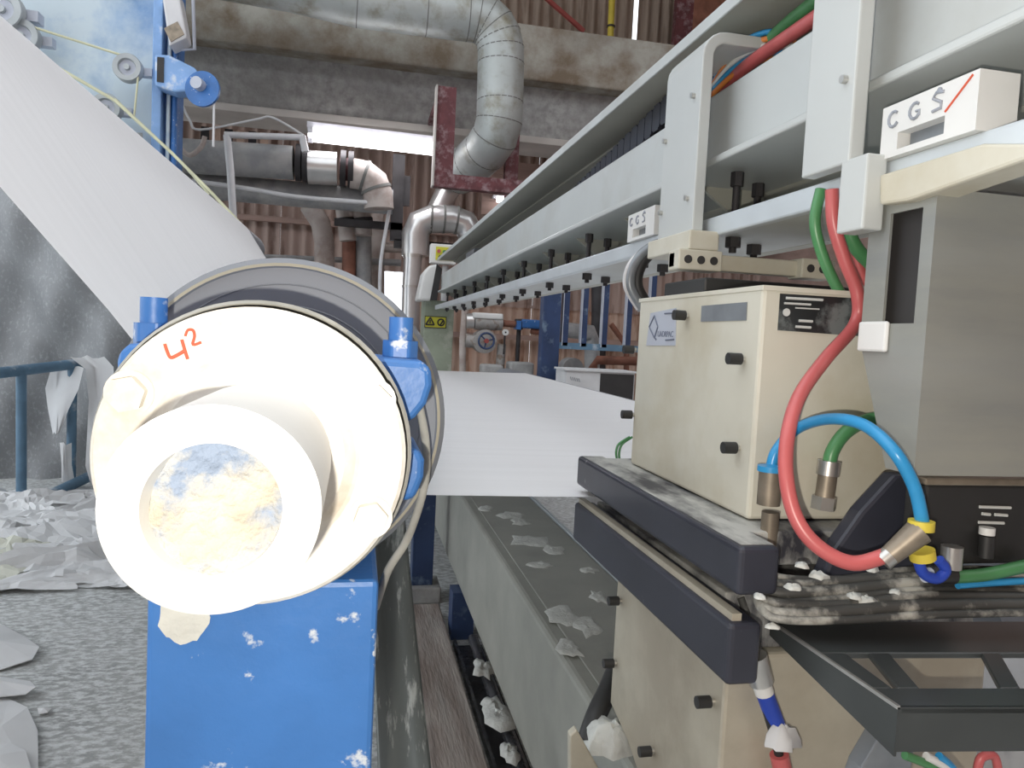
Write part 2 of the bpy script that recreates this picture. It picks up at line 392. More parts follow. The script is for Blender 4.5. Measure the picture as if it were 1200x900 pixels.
# bearing block of the front roll
brg = thing('bearing_block', 'blue bearing block with round white cover bolted on, standing on blue pedestal', 'bearing', (AX, .76, AZ - .3))
FC = (AX, FN, AZ); FR = .1395
cov = MB().lathe([(tr, FN - .012), (tr + .012, FN - .010), (.092, FN - .002), (.096, FN), (FR - .004, FN), (FR, FN + .004), (FR, FN + .022), (.1, FN + .022)], AX, AZ, 72).build('cover_flange', cast, brg)
for a in (28, 152, 208, -27):
    a = math.radians(a); c = (AX + 0.121 * math.cos(a), FN - .014, AZ + 0.121 * math.sin(a))
    mb = MB().hexp((c[0], FN - .002, c[2]), (0, 1, 0), .021, .004, 20)
    mb.hexp(c, (0, 1, 0), .0165, .014, 6, rot=a); mb.build('hex_bolt', cast, cov, .002)
def stroke(pxs, r=.0011): return T([py_(x, y, FN - .0006) for x, y in pxs], r, 6, 4)
st = stroke([(193, 403), (196, 412), (200, 419), (208, 416), (218, 410)], .0016); st.tube([py_(x, y, FN - .0006) for x, y in ((213, 398), (217, 412), (220, 421))], .0016, 6)
st.tube([py_(x, y, FN - .0006) for x, y in ((217, 394), (220, 387), (226, 387), (228, 394), (226, 404), (236, 401))], .0013, 6, 4)
o = st.build('number_mark', redm, cov); o['label'] = 'handwritten red 42'
MB().lathe([(FR + .004, FN + .022), (FR + .007, FN + .026), (FR + .006, FN + .042), (.1, FN + .042)], AX, AZ, 64).build('dusty_ring', gask, brg)
body = MB().lathe([(.1, FN + .045), (.134, FN + .045), (.138, FN + .052), (.138, .93), (.06, .94)], AX, AZ, 56)
body.build('housing', blue_p, brg)
yB = .80
def ear(pts, d0=.785, d1=.905):
    P = [py_(x, y, d0) for x, y in pts]; return MB().prism(P, (0, d1 - d0, 0))
ear([(430, 418), (494, 423), (506, 432), (507, 452), (500, 474), (487, 490), (470, 500), (430, 500)]).build('cap_ear', blue_p, brg, .008, 3)
ear([(200, 398), (150, 403), (137, 412), (135, 425), (137, 470), (200, 480)]).build('cap_ear', blue_p, brg, .008, 3)
ear([(470, 530), (492, 526), (498, 540), (497, 560), (487, 585), (470, 590)]).build('base_lug', blue_p, brg, .008, 3)
for (bx, by, tx, ty) in ((470, 421, 469, 374), (178, 402, 182, 351)):
    c = py_(bx, by, .845); t = py_(tx, ty, .845); c.x = (c.x + t.x) / 2; t.x = c.x
    nb = MB().hexp((c.x, c.y, c.z - .004), (0, 0, 1), .0205, .025, 6, .2); nb.build('cap_nut', blue_p, brg, .003)
    MB().hexp((c.x, c.y, c.z + .018), (0, 0, 1), .0135, t.z - c.z - .016, 18).build('cap_stud', blue_p, brg, .003)
# pedestal
pxl = py_(170, 780, .765).x; pxr = py_(440, 780, .765).x
ped = thing('pedestal', 'bright blue chipped steel pedestal under the bearing block', 'pedestal', ((pxl + pxr) / 2, .88, 0))
MB().box(pxl, pxr, .765, 1.0, .03, AZ - .135).build('column', blue_p, ped, .006)
MB().box(pxl - .06, pxr + .06, .72, 1.06, 0, .03).build('base_plate', blue_p, ped, .004)
mb = MB()
for i, (qx, qy, a, b_) in enumerate(((216, 724, 26, 30),)):
    c = py_(qx, qy, .7645)
    rnd = random.Random(i); n = 26
    P = [(c.x + a * .00088 * rnd.uniform(.88, 1.1) * math.cos(2 * math.pi * k / n), c.y - .001, c.z + b_ * .00088 * rnd.uniform(.88, 1.1) * math.sin(2 * math.pi * k / n)) for k in range(n)]
    mb.prism(P, (0, .0015, 0))
mb.build('pulp_smear', pulp, ped)
hs = T(pt([(490, 470, .95), (499, 520, .95), (497, 570, .95), (478, 630, .95), (455, 668, .95), (440, 712, .97)]), .0055, 10, 6).build('drain_hose', gask)
tag(hs, 'dusty grey hose hanging from the blue bearing block', 'hose')

# leaning sheet apron behind the pedestal
A_ = py_(506, 940, 1.5); B_ = py_(470, 590, 2.3); dirv = (A_ - B_); A2 = B_ + dirv * ((B_.z - .01) / (B_.z - A_.z))
lw = Vector((-.42, 0, 0))
ap = MB(); n = 10
for k in (0, 1):
    pass
vs = []
for i in range(n + 1):
    t = i / n; p = B_ + (A2 - B_) * t
    for j in range(5):
        s_ = j / 4; vs.append((p.x - .10 * s_, p.y, p.z - .05 * math.sin(s_ * 2.6) - .01 * math.sin(9 * t + 4 * s_)))
fs = [(i * 5 + j, i * 5 + j + 1, (i + 1) * 5 + j + 1, (i + 1) * 5 + j) for i in range(n) for j in range(4)]
ao = ap.add(vs, fs, True).build('sheet_apron', apron_m)
sm = ao.modifiers.new('solid', 'SOLIDIFY'); sm.thickness = .012
tag(ao, 'scratched grey sheet metal apron leaning beside the blue pedestal', 'sheet metal')

# ================================================================== FLOOR LEVEL, CENTRE
XL, XR = pz_(501, 893, .07).x, pz_(568, 895, .07).x
for i, (y0, y1, dx) in enumerate(((-.4, 2.35, 0), (2.36, 4.28, .012))):
    o = MB().box(XL + dx, XR + dx, y0, y1, .015 + .002 * i, .07 - .004 * i).build('walkway_plank', wood, None, .006)
    tag(o, ('worn grey wooden walkway plank beside the blue pedestal', 'worn wooden walkway plank ending at the blue post')[i], 'plank', 'walkway planks')
ch = thing('drain_channel', 'wet dark steel channel between the plank and the lower grey beam', 'channel', (.58, 2.5, 0))
MB().box(XR + .04, XR + .19, .3, 3.8, 0, .012).build('bed', pit, ch)
MB().box(XR + .035, XR + .05, .3, 3.8, .012, .05).build('lip', pit, ch)
MB().tube([(XR + .14, .3, .045), (XR + .14, 3.8, .045)], .028, 12).build('pipe', pit, ch)
wads = [(566, 785, .10), (584, 838, .13), (577, 830, .08), (597, 885, .07), (588, 770, .09), (540, 690, .16), (530, 738, .1)]
for i, (x, y, s_) in enumerate(wads):
    p = pz_(x, y, .09 if i < 5 else .0); o = blob('pulp_wad', p, s_ * .5, s_ * .9, .03, pulp, 40 + i)
    tag(o, 'soggy white pulp wad lying by the drain channel', 'pulp wad', 'pulp wads by the drain channel')
# blue post
p0 = pz_(481, 705, 0); pX0, pX1 = p0.x, pz_(506, 705, 0).x
bp = thing('blue_post', 'dark blue steel post standing on floor behind the plank', 'post', (p0.x + .07, p0.y + .07, 0))
MB().box(pX0, pX1, p0.y, p0.y + .14, .1, WZ - .12).build('column', blue_d, bp, .005)
MB().box(pX0 - .05, pX1 + .05, p0.y - .05, p0.y + .19, 0, .1).build('footing', conc, bp, .01)
MB().box(pX0 - .04, pX1 + .04, p0.y - .03, p0.y + .17, WZ - .12, WZ - .1).build('cap_plate', blue_d, bp)

# ================================================================== LOWER SCANNER BEAM
lb = thing('lower_scanner_rail', 'long dull grey box beam under the paper sheet, spotted with pulp', 'beam', (.78, 4, 0))
LZ = H - .90; LX0, LX1 = .604, 1.008; LB = H - 1.39
MB().box(LX0, LX1, .75, 7.2, LB, LZ).build('box_section', lowbeam, lb, .02, 3)
MB().box(LX0 + .05, LX1 - .02, .8, 7.1, LZ, LZ + .006).build('top_strip', lowbeam, lb, .003)
MB().box(LX1 - .012, LX1 + .004, .75, 7.2, LZ - .03, LZ + .012).build('edge_trim', rail_s, lb)
for y in (3.9, 6.6):
    MB().box(.56, .68, y, y + .14, 0, LB).build('leg', blue_d, lb)
    MB().box(.86, .96, y, y + .14, 0, LB).build('leg', blue_d, lb)
spots = [(570, 596, 9, 3), (600, 604, 16, 4), (610, 612, 10, 4), (620, 634, 22, 7), (648, 644, 12, 5), (634, 662, 14, 3), (690, 668, 10, 3), (660, 722, 20, 9), (690, 735, 16, 8), (702, 700, 10, 5), (668, 760, 14, 7)]
for i, (x, y, a, b_) in enumerate(spots):
    p = pz_(x, y, LZ + .006); k = p.y / 870
    o = blob('pulp_patch', p, a * k * 1.1, b_ * k * 4.2, .006, pulp, 80 + i)
    tag(o, 'dried pulp patch on top of the lower grey box beam', 'pulp patch', 'pulp patches on the lower beam')

# ================================================================== UPPER SCANNER BEAM
sb = thing('scanner_bridge', 'long pale grey scanner beam with hooded trough and bolted lower rail', 'scanner beam', (.8, 7.1, 0))
BX = .75; Y0, Y1 = .25, 6.95
zt, zb = H + .5565, H + .401
MB().box(BX, BX + .015, Y0, Y1, zb, zt).box(BX + .015, BX + .39, Y0, Y1, zb, zb + .012).box(BX + .375, BX + .39, Y0, Y1, zb + .012, zt).build('face_channel', beam_m, sb, .006)
MB().box(BX - .032, BX + .40, Y0, Y1, zb - .016, zb).build('bottom_lip', strap_m, sb, .004)
hood = MB().box(.715, 1.15, Y0, Y1, H + .690, H + .698).build('hood', beam_u, sb)
MB().box(.709, .715, Y0, Y1, H + .679, H + .706).build('hood_edge', beam_m, hood, .002)
MB().box(1.145, 1.15, Y0, Y1, zt, H + .690).build('hood_back', beam_u, hood)
MB().prism([(.86, Y0, H + .690), (1.145, Y0, H + .60), (1.145, Y0, H + .592), (.86, Y0, H + .682)], (0, Y1 - Y0, 0)).build('hood_fold', beam_u, hood)
rail = MB().box(.718, .965, Y0, Y1, H + .238, H + .262).build('rail_plate', beam_m, sb, .003)
MB().box(.705, .725, Y0, Y1, H + .228, H + .268).build('rail_edge', rail_s, rail, .004)
MB().box(.965, 1.0, Y0, Y1, H + .238, zb).build('rail_web', beam_u, sb)
# rail bolts, one mesh shared
mb = MB().hexp((0, 0, H + .205), (0, 0, 1), .008, .17, 10); mb.hexp((0, 0, H + .216), (0, 0, 1), .0165, .022, 6); mb.hexp((0, 0, H + .345), (0, 0, 1), .014, .03, 6); mb.hexp((0, 0, H + .262), (0, 0, 1), .02, .006, 12)
bme = mb.build('rail_bolt', dark, sb); y = 1.475; first = True
ys = [1.475 + .515 * i for i in range(11)]
bme.location = Vector((.78, ys[0], 0)) - origin(sb)
for i, y in enumerate(ys):
    for X_ in (.78, .875):
        if i == 0 and X_ == .78: continue
        link('rail_bolt', bme.data, sb, loc=(X_, y + (.08 if X_ > .8 else 0), 0))
# gussets between beam and rail
for y in ys:
    MB().prism([(.79, y + .2, zb - .016), (.96, y + .2, zb - .016), (.96, y + .2, H + .27)], (0, .012, 0)).build('gusset', beam_u, sb)
# end cover and post
e0 = py_(490, 352, 6.95); 
MB().prism([py_(489, 352, 6.9), py_(507, 352, 6.9), py_(515, 309, 6.9), py_(503, 311, 6.9), py_(496, 320, 6.9)], (0, .35, 0)).build('end_cover', whitep, sb, .02)
MB().prism([py_(504, 352, 6.88), py_(512, 352, 6.88), py_(518, 315, 6.88), py_(512, 309, 6.88)], (0, .05, 0)).build('end_gap', shade, sb)
pa, pb = py_(496, 390, 7.05), py_(531, 390, 7.05)
post = MB().box(pa.x, pb.x, 7.05, 7.4, 0, py_(510, 352, 7.05).z).build('end_post', postg, sb, .01)
a, b_ = py_(498, 370, 7.03), py_(523, 385, 7.03)
lab = MB().box(a.x, b_.x, 7.043, 7.05, b_.z, a.z).build('warning_label', labY, post)
mb = MB()
mx, mz = (a.x + b_.x) / 2, (a.z + b_.z) / 2; q = (a.z - b_.z)
for dx in (-.25, .25):
    c = (mx + dx * (b_.x - a.x), 7.040, mz)
    if dx < 0:
        tri = [(c[0] + .42 * q * math.cos(t), 7.04, c[2] + .42 * q * math.sin(t) - .03 * q) for t in (math.pi / 2, math.pi * 7 / 6, math.pi * 11 / 6)]
        for i in range(3): mb.tube([tri[i], tri[(i + 1) % 3]], .007, 6)
        mb.tube([(c[0], 7.04, c[2] - .12 * q), (c[0], 7.04, c[2] + .15 * q)], .006, 6)
    else:
        mb.tube([(c[0] + .28 * q * math.cos(t), 7.04, c[2] + .28 * q * math.sin(t)) for t in [2 * math.pi * i / 14 for i in range(15)]], .007, 6)
        mb.tube([(c[0] - .1 * q, 7.04, c[2] - .3 * q), (c[0] + .2 * q, 7.04, c[2] + .2 * q)], .007, 6)
fr = .006
for (x0, x1, z0, z1) in ((a.x, b_.x, a.z - fr, a.z), (a.x, b_.x, b_.z, b_.z + fr), (a.x, a.x + fr, b_.z, a.z), (b_.x - fr, b_.x, b_.z, a.z)):
    mb.box(x0, x1, 7.040, 7.044, z0, z1)
mb.build('warning_symbols', inkk, lab)
# limit-switch plates clipped on the rail
def marker(y0, y1, name, label, big):
    t = thing(name, label, 'marker plate', (.71, y0, H + .26), 'marker plates on the scanner rail')
    zz0, zz1 = H + .268, H + .338
    # plate with a window
    wy0, wy1 = y0 + (y1 - y0) * .30, y0 + (y1 - y0) * .80
    m = MB(); m.box(.694, .75, y0, wy0, zz0, zz1); m.box(.694, .75, wy1, y1, zz0, zz1); m.box(.694, .75, wy0, wy1, zz0 + .030, zz1); m.box(.694, .75, wy0, wy1, zz0, zz0 + .008)
    m.build('plate', whitep, t)
    MB().box(.712, .745, wy0 + .002, wy1 - .002, zz0 + .008, zz0 + .030).build('window_block', lab_g, t)
    L_ = y1 - y0
    for k, fy in enumerate((.86, .62, .38)):
        s = MB(); yc = y0 + L_ * fy; zc = zz0 + .050
        if k == 1: s.tube([(.6935, yc - .002, zc - .001), (.6935, yc - .008, zc - .001), (.6935, yc - .008, zc - .008)], .0018, 6)
        if k == 2: s.hexp((.692, yc - .002, zc + .0135), (1, 0, 0), .0035, .002, 10)
        if k < 2: s.tube([(.6935, yc - .009 * math.cos(u), zc + .010 * math.sin(u)) for u in [.8 + 4.9 * i / 9 for i in range(10)]], .0022, 6)
        else:
            s.tube([(.6935, yc - .009, zc + .010), (.6935, yc + .003, zc + .012), (.6935, yc + .008, zc + .006), (.6935, yc - .006, zc - .002), (.6935, yc - .006, zc - .009), (.6935, yc + .008, zc - .010)], .0022, 6)
        s.build('mark', ink_s, t)
    if big: MB().tube([(.6935, y0 + L_ * .30, zz0 + .034), (.6935, y0 + L_ * .06, zz0 + .066)], .0014, 6).build('red_slash', redm, t)
marker(.753, .915, 'rail_marker_plate', 'white marker plate with red slash clipped on rail beside near strap', True)
marker(1.71, 1.89, 'rail_marker_plate', 'white marker plate without slash on rail beyond the far strap', False)
# bracket arm under the near marker
o = MB().prism([px_(x, y, .69) for x, y in ((1030, 205), (1150, 168), (1215, 168), (1215, 182), (1062, 236), (1030, 240))], (.05, 0, 0)).build('rail_bracket', cream, None, .004)
tag(o, 'cream bracket arm fixed under the near end of the scanner rail', 'bracket')
# cable chain lying in the trough
cc = thing('cable_chain', 'black ribbed cable chain lying in the scanner trough', 'cable chain', (.86, 2.6, zt))
lk = MB()
lk.box(-.055, .055, -.019, .019, 0, .012); lk.box(-.055, .055, -.019, .019, .062, .074); lk.box(-.055, -.045, -.026, .026, .006, .068); lk.box(.045, .055, -.026, .026, .006, .068)
l0 = lk.build('chain_link', blk, cc); cz_ = lambda y: H + max(.44, min(.608, .555 + (2.35 - y) * .1))
l0.location = Vector((.845, 1.70, cz_(1.70))) - origin(cc)
for i in range(1, 46): link('chain_link', l0.data, cc, loc=(.845, 1.70 + i * .056, cz_(1.70 + i * .056)))
MB().box(.785, .875, 5.2, 5.6, zb + .012, zt + .06).build('end_anchor', lab_g, cc)

# ================================================================== UPPER SCANNER HEAD
uh = thing('upper_scanner_unit', 'cream upper scanner head box hung from straps over the paper', 'scanner head', (.75, 1.35, WZ))
def strap(y0, y1, z0, z1, name='hanger_strap'):
    X0, t = .668, .024; r = .05; P = [(X0, z0), (X0, z1 - r)]
    P += [(X0 + r - r * math.cos(a), z1 - r + r * math.sin(a)) for a in [math.pi / 2 * i / 5 for i in range(1, 6)]]
    P += [(.98, z1), (.98, z1 - t)]
    P += [(X0 + r - (r - t) * math.cos(a), z1 - r + (r - t) * math.sin(a)) for a in [math.pi / 2 * i / 5 for i in range(5, 0, -1)]]
    P += [(X0 + t, z1 - r), (X0 + t, z0)]
    return MB().prism([(x, y0, z) for x, z in P], (0, y1 - y0, 0)).build(name, strap_m, uh, .003)
s1 = strap(1.44, 1.62, H + .205, H + .645)
s2 = strap(.945, 1.06, H + .27, H + .645)
for s_, y, z in ((s1, 1.47, H + .52), (s1, 1.605, H + .46), (s1, 1.47, H + .31), (s1, 1.605, H + .30), (s2, .965, H + .39)):
    MB().hexp((.660, y, z), (1, 0, 0), .006, .009, 10).build('screw', steel, s_)
# box
UX0, UX1, UY0, UY1, UZ0, UZ1 = .60, .98, 1.03, 1.533, H - .262, H + .097
bx = MB().box(UX0, UX1, UY0, UY1, UZ0, UZ1).build('case', cream, uh, .006)
MB().box(UX0 - .002, UX1, UY0 - .002, UY1 + .002, UZ1 - .006, UZ1 + .002).build('lid_edge', cream, bx, .001)
scr = MB().hexp((0, 0, 0), (-1, 0, 0), .0065, .008, 12); 
sk = MB().hexp((-.006, 0, 0), (-1, 0, 0), .0095, .022, 12).build('thumb_screw', rubber, uh, .002)
pos = [px_(x, y, UX0) for x, y in ((806, 370), (872, 421), (745, 410), (743, 486), (866, 525))]
ferr = MB().hexp((.001, 0, 0), (-1, 0, 0), .005, .008, 10)
for i, p in enumerate(pos):
    o = sk if i == 0 else link('thumb_screw', sk.data, uh)
    o.location = Vector(p) - origin(uh)
    f = ferr.build('ferrule', steel, o) if i == 0 else link('ferrule', f0, o); f.location = (0, 0, 0)
    if i == 0: f0 = f.data
def plate_x(X, pts, m, parent, name, th_=.0015):
    return MB().prism([px_(x, y, X) for x, y in pts], (-th_, 0, 0)).build(name, m, parent)
lp = plate_x(UX0 - .0002, ((763, 367), (793, 361), (792, 405), (758, 405)), lab_b, bx, 'maker_label')
mb = MB()
dm = [px_(x, y, UX0 - .0022) for x, y in ((767, 370), (771, 383), (767, 396), (761, 383))]
for i in range(4): mb.tube([dm[i], dm[(i + 1) % 4]], .0018, 6)
mb.tube([px_(766, 394, UX0 - .0022), px_(769, 398, UX0 - .0022)], .0018, 6)
for (x0, x1, y) in ((779, 791, 367.5), (780, 790, 398.5)):
    mb.tube([px_(x0, y, UX0 - .0022), px_(x1, y - .7, UX0 - .0022)], .0016, 6)
mb.build('logo', ink, lp)
p = px_(770.5, 394.5, UX0 - .002)
text('UADRPAC', .0165, p, (0, -1, 0), (0, 0, 1), ink, lp)
plate_x(UX0 - .0002, ((823, 358.5), (876, 354), (875, 375.5), (822, 377)), lab_g, bx, 'grey_label')
def plate_y(Y, pts, m, parent, name, th_=.0015):
    return MB().prism([py_(x, y, Y) for x, y in pts], (0, -th_, 0)).build(name, m, parent)
kp = plate_y(UY0 - .0002, ((914, 344), (1008, 350), (1008, 394), (911, 387)), lab_k, bx, 'black_label')
mb = MB()
for (x0, x1, y, r_) in ((921, 964, 349.5, .0022), (919, 950, 355.5, .0018), (932, 960, 361, .0012), (936, 952, 376, .0022), (932, 950, 383, .0022)):
    mb.tube([py_(x0, y - .2, UY0 - .002), py_(x1, y + (x1 - x0) * .05, UY0 - .002)], r_, 6)
mb.hexp(py_(922, 366, UY0 - .0032), (0, 1, 0), .006, .002, 14)
mb.build('label_print', inkw, kp)
# black top gasket and perforated bar
MB().box(.64, .95, 1.31, 1.50, UZ1 + .002, UZ1 + .036).build('top_gasket', rubber, uh, .004)
bz0, bz1 = H + .155, H + .196
bar = MB().box(.625, .975, 1.42, 1.45, bz0 + .004, bz1 - .004).build('spreader_bar', cream, uh, .003)
for x0, x1, hn in ((.625, .720, 3), (.90, .978, 2)):
    bl = MB().box(x0, x1, 1.40, 1.452, bz0, bz1).build('clamp_block', cream, bar, .003)
    for k in range(hn):
        MB().hexp((x0 + .02 + k * .028, 1.3985, (bz0 + bz1) / 2), (0, 1, 0), .0085, .004, 14).build('socket_screw', shade, bl)
MB().box(.645, .71, 1.40, 1.62, bz1, H + .235).build('strap_foot', cream, uh, .003)
MB().box(.668, .70, .905, .962, H + .172, H + .275).build('strap_foot', strap_m, uh, .003)
# sheet guide plate
GX = .504
gp = MB().box(GX, .565, .878, 1.615, WZ + .008, H - .260).build('guide_plate', blk, uh, .008, 3)
MB().box(.52, .95, .97, 1.61, WZ + .02, H - .264).build('guide_deck', blk_dust, uh, .003)
MB().box(.512, .560, .89, 1.605, H - .2605, H - .2595).build('dust_layer', blk_dust, gp)
# grey cable loops at the back of the head
for i, (r_, sh) in enumerate(((.006, 0), (.013, 5), (.013, 14))):
    o = T([py_(x + sh, y, 1.66) for x, y in ((792, 280), (762, 288), (739, 308), (733, 335), (748, 362))], r_, 12, 8).build('conduit_loop', (pvc, lab_g, rubber)[i], uh)

# ================================================================== LOWER SCANNER HEAD
lh = thing('lower_scanner_unit', 'tarnished cream lower scanner head box under the black guide plate', 'scanner head', (.78, 1.35, LZ))
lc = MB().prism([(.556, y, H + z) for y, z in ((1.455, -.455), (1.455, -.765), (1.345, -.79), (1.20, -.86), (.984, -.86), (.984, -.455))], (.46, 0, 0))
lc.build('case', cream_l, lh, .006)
f1 = None
for i, (x, y) in enumerate(((728, 704), (722, 777), (836, 822), (766, 880))):
    o = link('thumb_screw', sk.data, lh, loc=px_(x, y, .556))
    link('ferrule', f0, o, loc=origin(o))
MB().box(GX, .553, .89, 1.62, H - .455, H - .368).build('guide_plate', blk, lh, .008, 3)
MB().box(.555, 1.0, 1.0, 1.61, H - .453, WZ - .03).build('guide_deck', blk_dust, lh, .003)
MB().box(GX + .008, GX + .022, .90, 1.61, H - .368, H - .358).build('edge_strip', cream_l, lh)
for (x0, x1, z1_) in ((.64, .72, -.52), (.90, 1.0, -.52)):
    MB().box(x0, x1, 1.05, 1.3, LZ, H - .85).build('runner_block', dark, lh)

# ================================================================== GREY HOUSING AND FITTINGS
gh = thing('grey_housing', 'dark grey sheet metal housing with a tall slot hanging beside hoses', 'housing', (.85, .9, H - .126))
hx = .705; hy0, hy1 = .82, .94
gsh = MB()
# left wall with slot opening
sy0, sy1, sz0, sz1 = .838, .897, H + .045, H + .194
gsh.box(hx, hx + .004, hy0, sy0, H - .150, H + .214); gsh.box(hx, hx + .004, sy1, hy1, H + .02, H + .214)
gsh.box(hx, hx + .004, sy0, sy1, sz1, H + .214)
gsh.prism([(hx, sy0, sz0), (hx, sy1, sz0), (hx, sy1, H + .02), (hx, hy1, H + .02), (hx, hy0 + .048, H - .150), (hx, sy0, H - .150)], (.004, 0, 0))
gsh.build('side_panel', house_m, gh)
MB().box(hx, 1.12, hy0 - .004, hy0, H - .150, H + .214).build('front_panel', house_m, gh)
MB().box(hx, 1.12, hy0, hy1, H + .210, H + .214).build('top_panel', house_m, gh)
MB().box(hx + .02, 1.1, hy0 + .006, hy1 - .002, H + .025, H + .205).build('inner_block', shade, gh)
MB().box(hx - .007, hx, hy0 + .060, hy0 + .118, H + .006, H + .048).build('connector_plug', whitep, gh, .004)
# black unit under the housing
bu = thing('black_control_unit', 'black control unit with white print under the grey housing', 'control unit', (.9, .9, H - .22))
a, b_ = py_(1086, 568, .86), py_(1230, 660, .86)
MB().box(a.x, 1.1, .86, .90, b_.z, a.z).build('case', rubber, bu, .004)
MB().box(a.x - .006, 1.1, .855, .90, a.z, a.z + .010).build('top_cover', brass, bu, .002)
mb = MB()
for (x0, x1, y) in ((1148, 1184, 594), (1151, 1160, 602), (1147, 1176, 612), (1166, 1180, 603)):
    mb.tube([py_(x0, y, .8585), py_(x1, y + 1, .8585)], .0024, 6)
mb.build('print', inkw, bu)
MB().hexp(py_(1157, 628, .85), (0, 0, -1), .010, .03, 12).build('plug', rubber, bu)
MB().hexp(py_(1157, 618, .85), (0, 0, -1), .010, .010, 12).build('plug_cap', whitep, bu)
o = MB().prism([py_(x, y, .93) for x, y in ((960, 692), (975, 650), (1010, 600), (1050, 556), (1120, 560), (1120, 692))], (0, .03, 0)).build('curved_guard', blk, None, .006)
tag(o, 'black curved guard plate behind the red hose loop', 'guard plate')

# black tray
ty0, ty1, TZ, tx0, tx1 = .80, 1.04, H - .378, .588, 1.15
tray = thing('black_tray', 'glossy black tray with angled cutouts below the control unit', 'tray', (.9, .92, TZ))
def on(x, y): q = pz_(x, y, TZ); return q
def flat(pts, name): return MB().prism([on(*p) for p in pts], (0, 0, -.008)).build(name, sig, tray, .0015, 1)
flat(((905, 728), (1260, 728), (1260, 765), (960, 765)), 'back_strip')
flat(((1022, 806), (1260, 806), (1260, 829), (1055, 829)), 'front_strip')
flat(((960, 765), (990, 765), (1046, 806), (1022, 806)), 'side_strip')
flat(((1018, 765), (1042, 765), (1078, 806), (1052, 806)), 'cross_strip')
flat(((1150, 765), (1172, 765), (1196, 806), (1172, 806)), 'cross_strip')
A1, A2_ = on(905, 728), on(1055, 829)
MB().prism([A1, A2_, A2_ - Vector((0, 0, .055)), A1 - Vector((0, 0, .02))], (-.003, 0, 0)).build('side_flange', sig, tray)
MB().prism([A1 + Vector((0, 0, .002)), A2_ + Vector((0, 0, .002)), A2_ - Vector((0, 0, .002)), A1 - Vector((0, 0, .002))], (-.004, 0, 0)).build('bright_edge', steel, tray)
A3 = on(1260, 829)
MB().prism([A2_, A3, A3 - Vector((0, 0, .05)), A2_ - Vector((0, 0, .05))], (0, .003, 0)).build('front_flange', sig, tray)

# hoses
def hose(name, pts, d, r_, m, label, sp=8):
    P = [py_(p[0], p[1], p[2] if len(p) > 2 else d) for p in pts]
    return tag(T(P, r_, 14, sp).build(name, m), label, 'hose')
hose('air_hose', [(962, 222), (955, 262), (966, 305), (985, 345)], 1.04, .0085, hose_g, 'green hose dropping from the near strap, on its far side')
hose('air_hose', [(975, 222), (977, 262), (990, 305), (1005, 345), (1002, 380, 1.0), (968, 420, .96), (938, 462, .92), (924, 505, .89), (921, 555, .87), (932, 605, .85), (958, 640, .83), (1000, 660, .81), (1046, 648, .80)], 1.0, .0098, hose_r, 'long red hose looping from the near strap to the hose fitting')
hose('air_hose', [(984, 225), (989, 255), (1003, 290), (1030, 318)], 1.03, .0105, hose_g, 'thick green hose bending behind the grey housing')
hose('air_hose', [(988, 250), (1000, 292), (1012, 325), (1030, 340)], 1.05, .008, hose_r, 'short red hose between the two green hoses')
hose('air_hose', [(903, 552), (910, 528), (935, 502), (972, 491, .93), (1012, 498, .86), (1047, 528, .80), (1071, 570, .79), (1081, 612, .79)], 1.0, .0082, hose_b, 'bright blue hose arching over to the yellow ringed fitting')
hose('air_hose', [(1045, 488), (1015, 493), (990, 508), (975, 530), (971, 552)], 1.005, .0105, hose_g, 'green hose entering an upright steel fitting')
hose('air_hose', [(1118, 676), (1150, 674), (1185, 667), (1215, 660)], .84, .009, hose_g, 'green hose running from black coupling under the control unit')
hose('air_hose', [(1122, 686), (1160, 683), (1215, 680)], .84, .005, hose_b, 'thin blue tube beside the black coupling')
# trough hoses
o = T([(.84, 1.75, H + .58), (.82, 1.5, H + .635), (.805, 1.2, H + .648), (.805, .35, H + .65)], .014, 12, 6).build('trough_hose', hose_g); tag(o, 'green hose lying on top of the scanner beam', 'hose')
o = T([(.80, 1.75, H + .570), (.785, 1.5, H + .595), (.785, 1.2, H + .60), (.785, .35, H + .60)], .014, 12, 6).build('trough_hose', hose_r); tag(o, 'red hose lying beside green one on scanner beam', 'hose')
for i, (m_, nm) in enumerate(((orange, 'lowest orange'), (hose_b, 'lower blue'), (whitep, 'white'), (orange, 'upper orange'), (hose_b, 'topmost blue'))):
    z = H + .578 + .014 * i
    o = T([(.76 + .006 * i, 1.62, z - .02), (.775, 1.52, z + .012), (.80, 1.44, z + .02), (.85, 1.40, z + .01)], .006, 8, 6).build('ribbon_cable', m_)
    tag(o, nm + ' cable curling behind the far strap', 'cable', 'coloured cables behind the far strap')
# steel fittings
ft = thing('hose_fitting', 'upright steel hose fitting under the green hose', 'fitting', py_(966, 600, 1.0))
a = py_(972, 540, 1.0); b_ = py_(962, 612, 1.0)
dv = (b_ - a).normalized()
MB().hexp(a, dv, .017, .022, 14).build('collar', steel, ft)
MB().hexp(a + dv * .022, dv, .014, .045, 14).build('barrel', brass, ft)
MB().hexp(a + dv * .055, dv, .019, .02, 6).build('hex_nut', steel, ft)
ft = thing('hose_fitting', 'brass coloured fitting below the end of the blue hose', 'fitting', py_(903, 640, 1.05))
MB().hexp(py_(903, 552, .98), (0, 0, -1), .017, .05, 12).build('barrel', brass, ft)
MB().hexp(py_(903, 600, .98), (0, 0, -1), .013, .06, 12).build('stem', brass, ft)
MB().hexp(py_(903, 546, .98), (0, 0, -1), .019, .008, 12).build('collar', hose_b, ft)
yf = thing('y_fitting', 'angled steel fitting with yellow rings joining red and blue hoses', 'fitting', py_(1060, 640, .92))
MB().tube([py_(1038, 655, .80), py_(1078, 622, .79)], [.012, .017], 14).build('body', brass, yf)
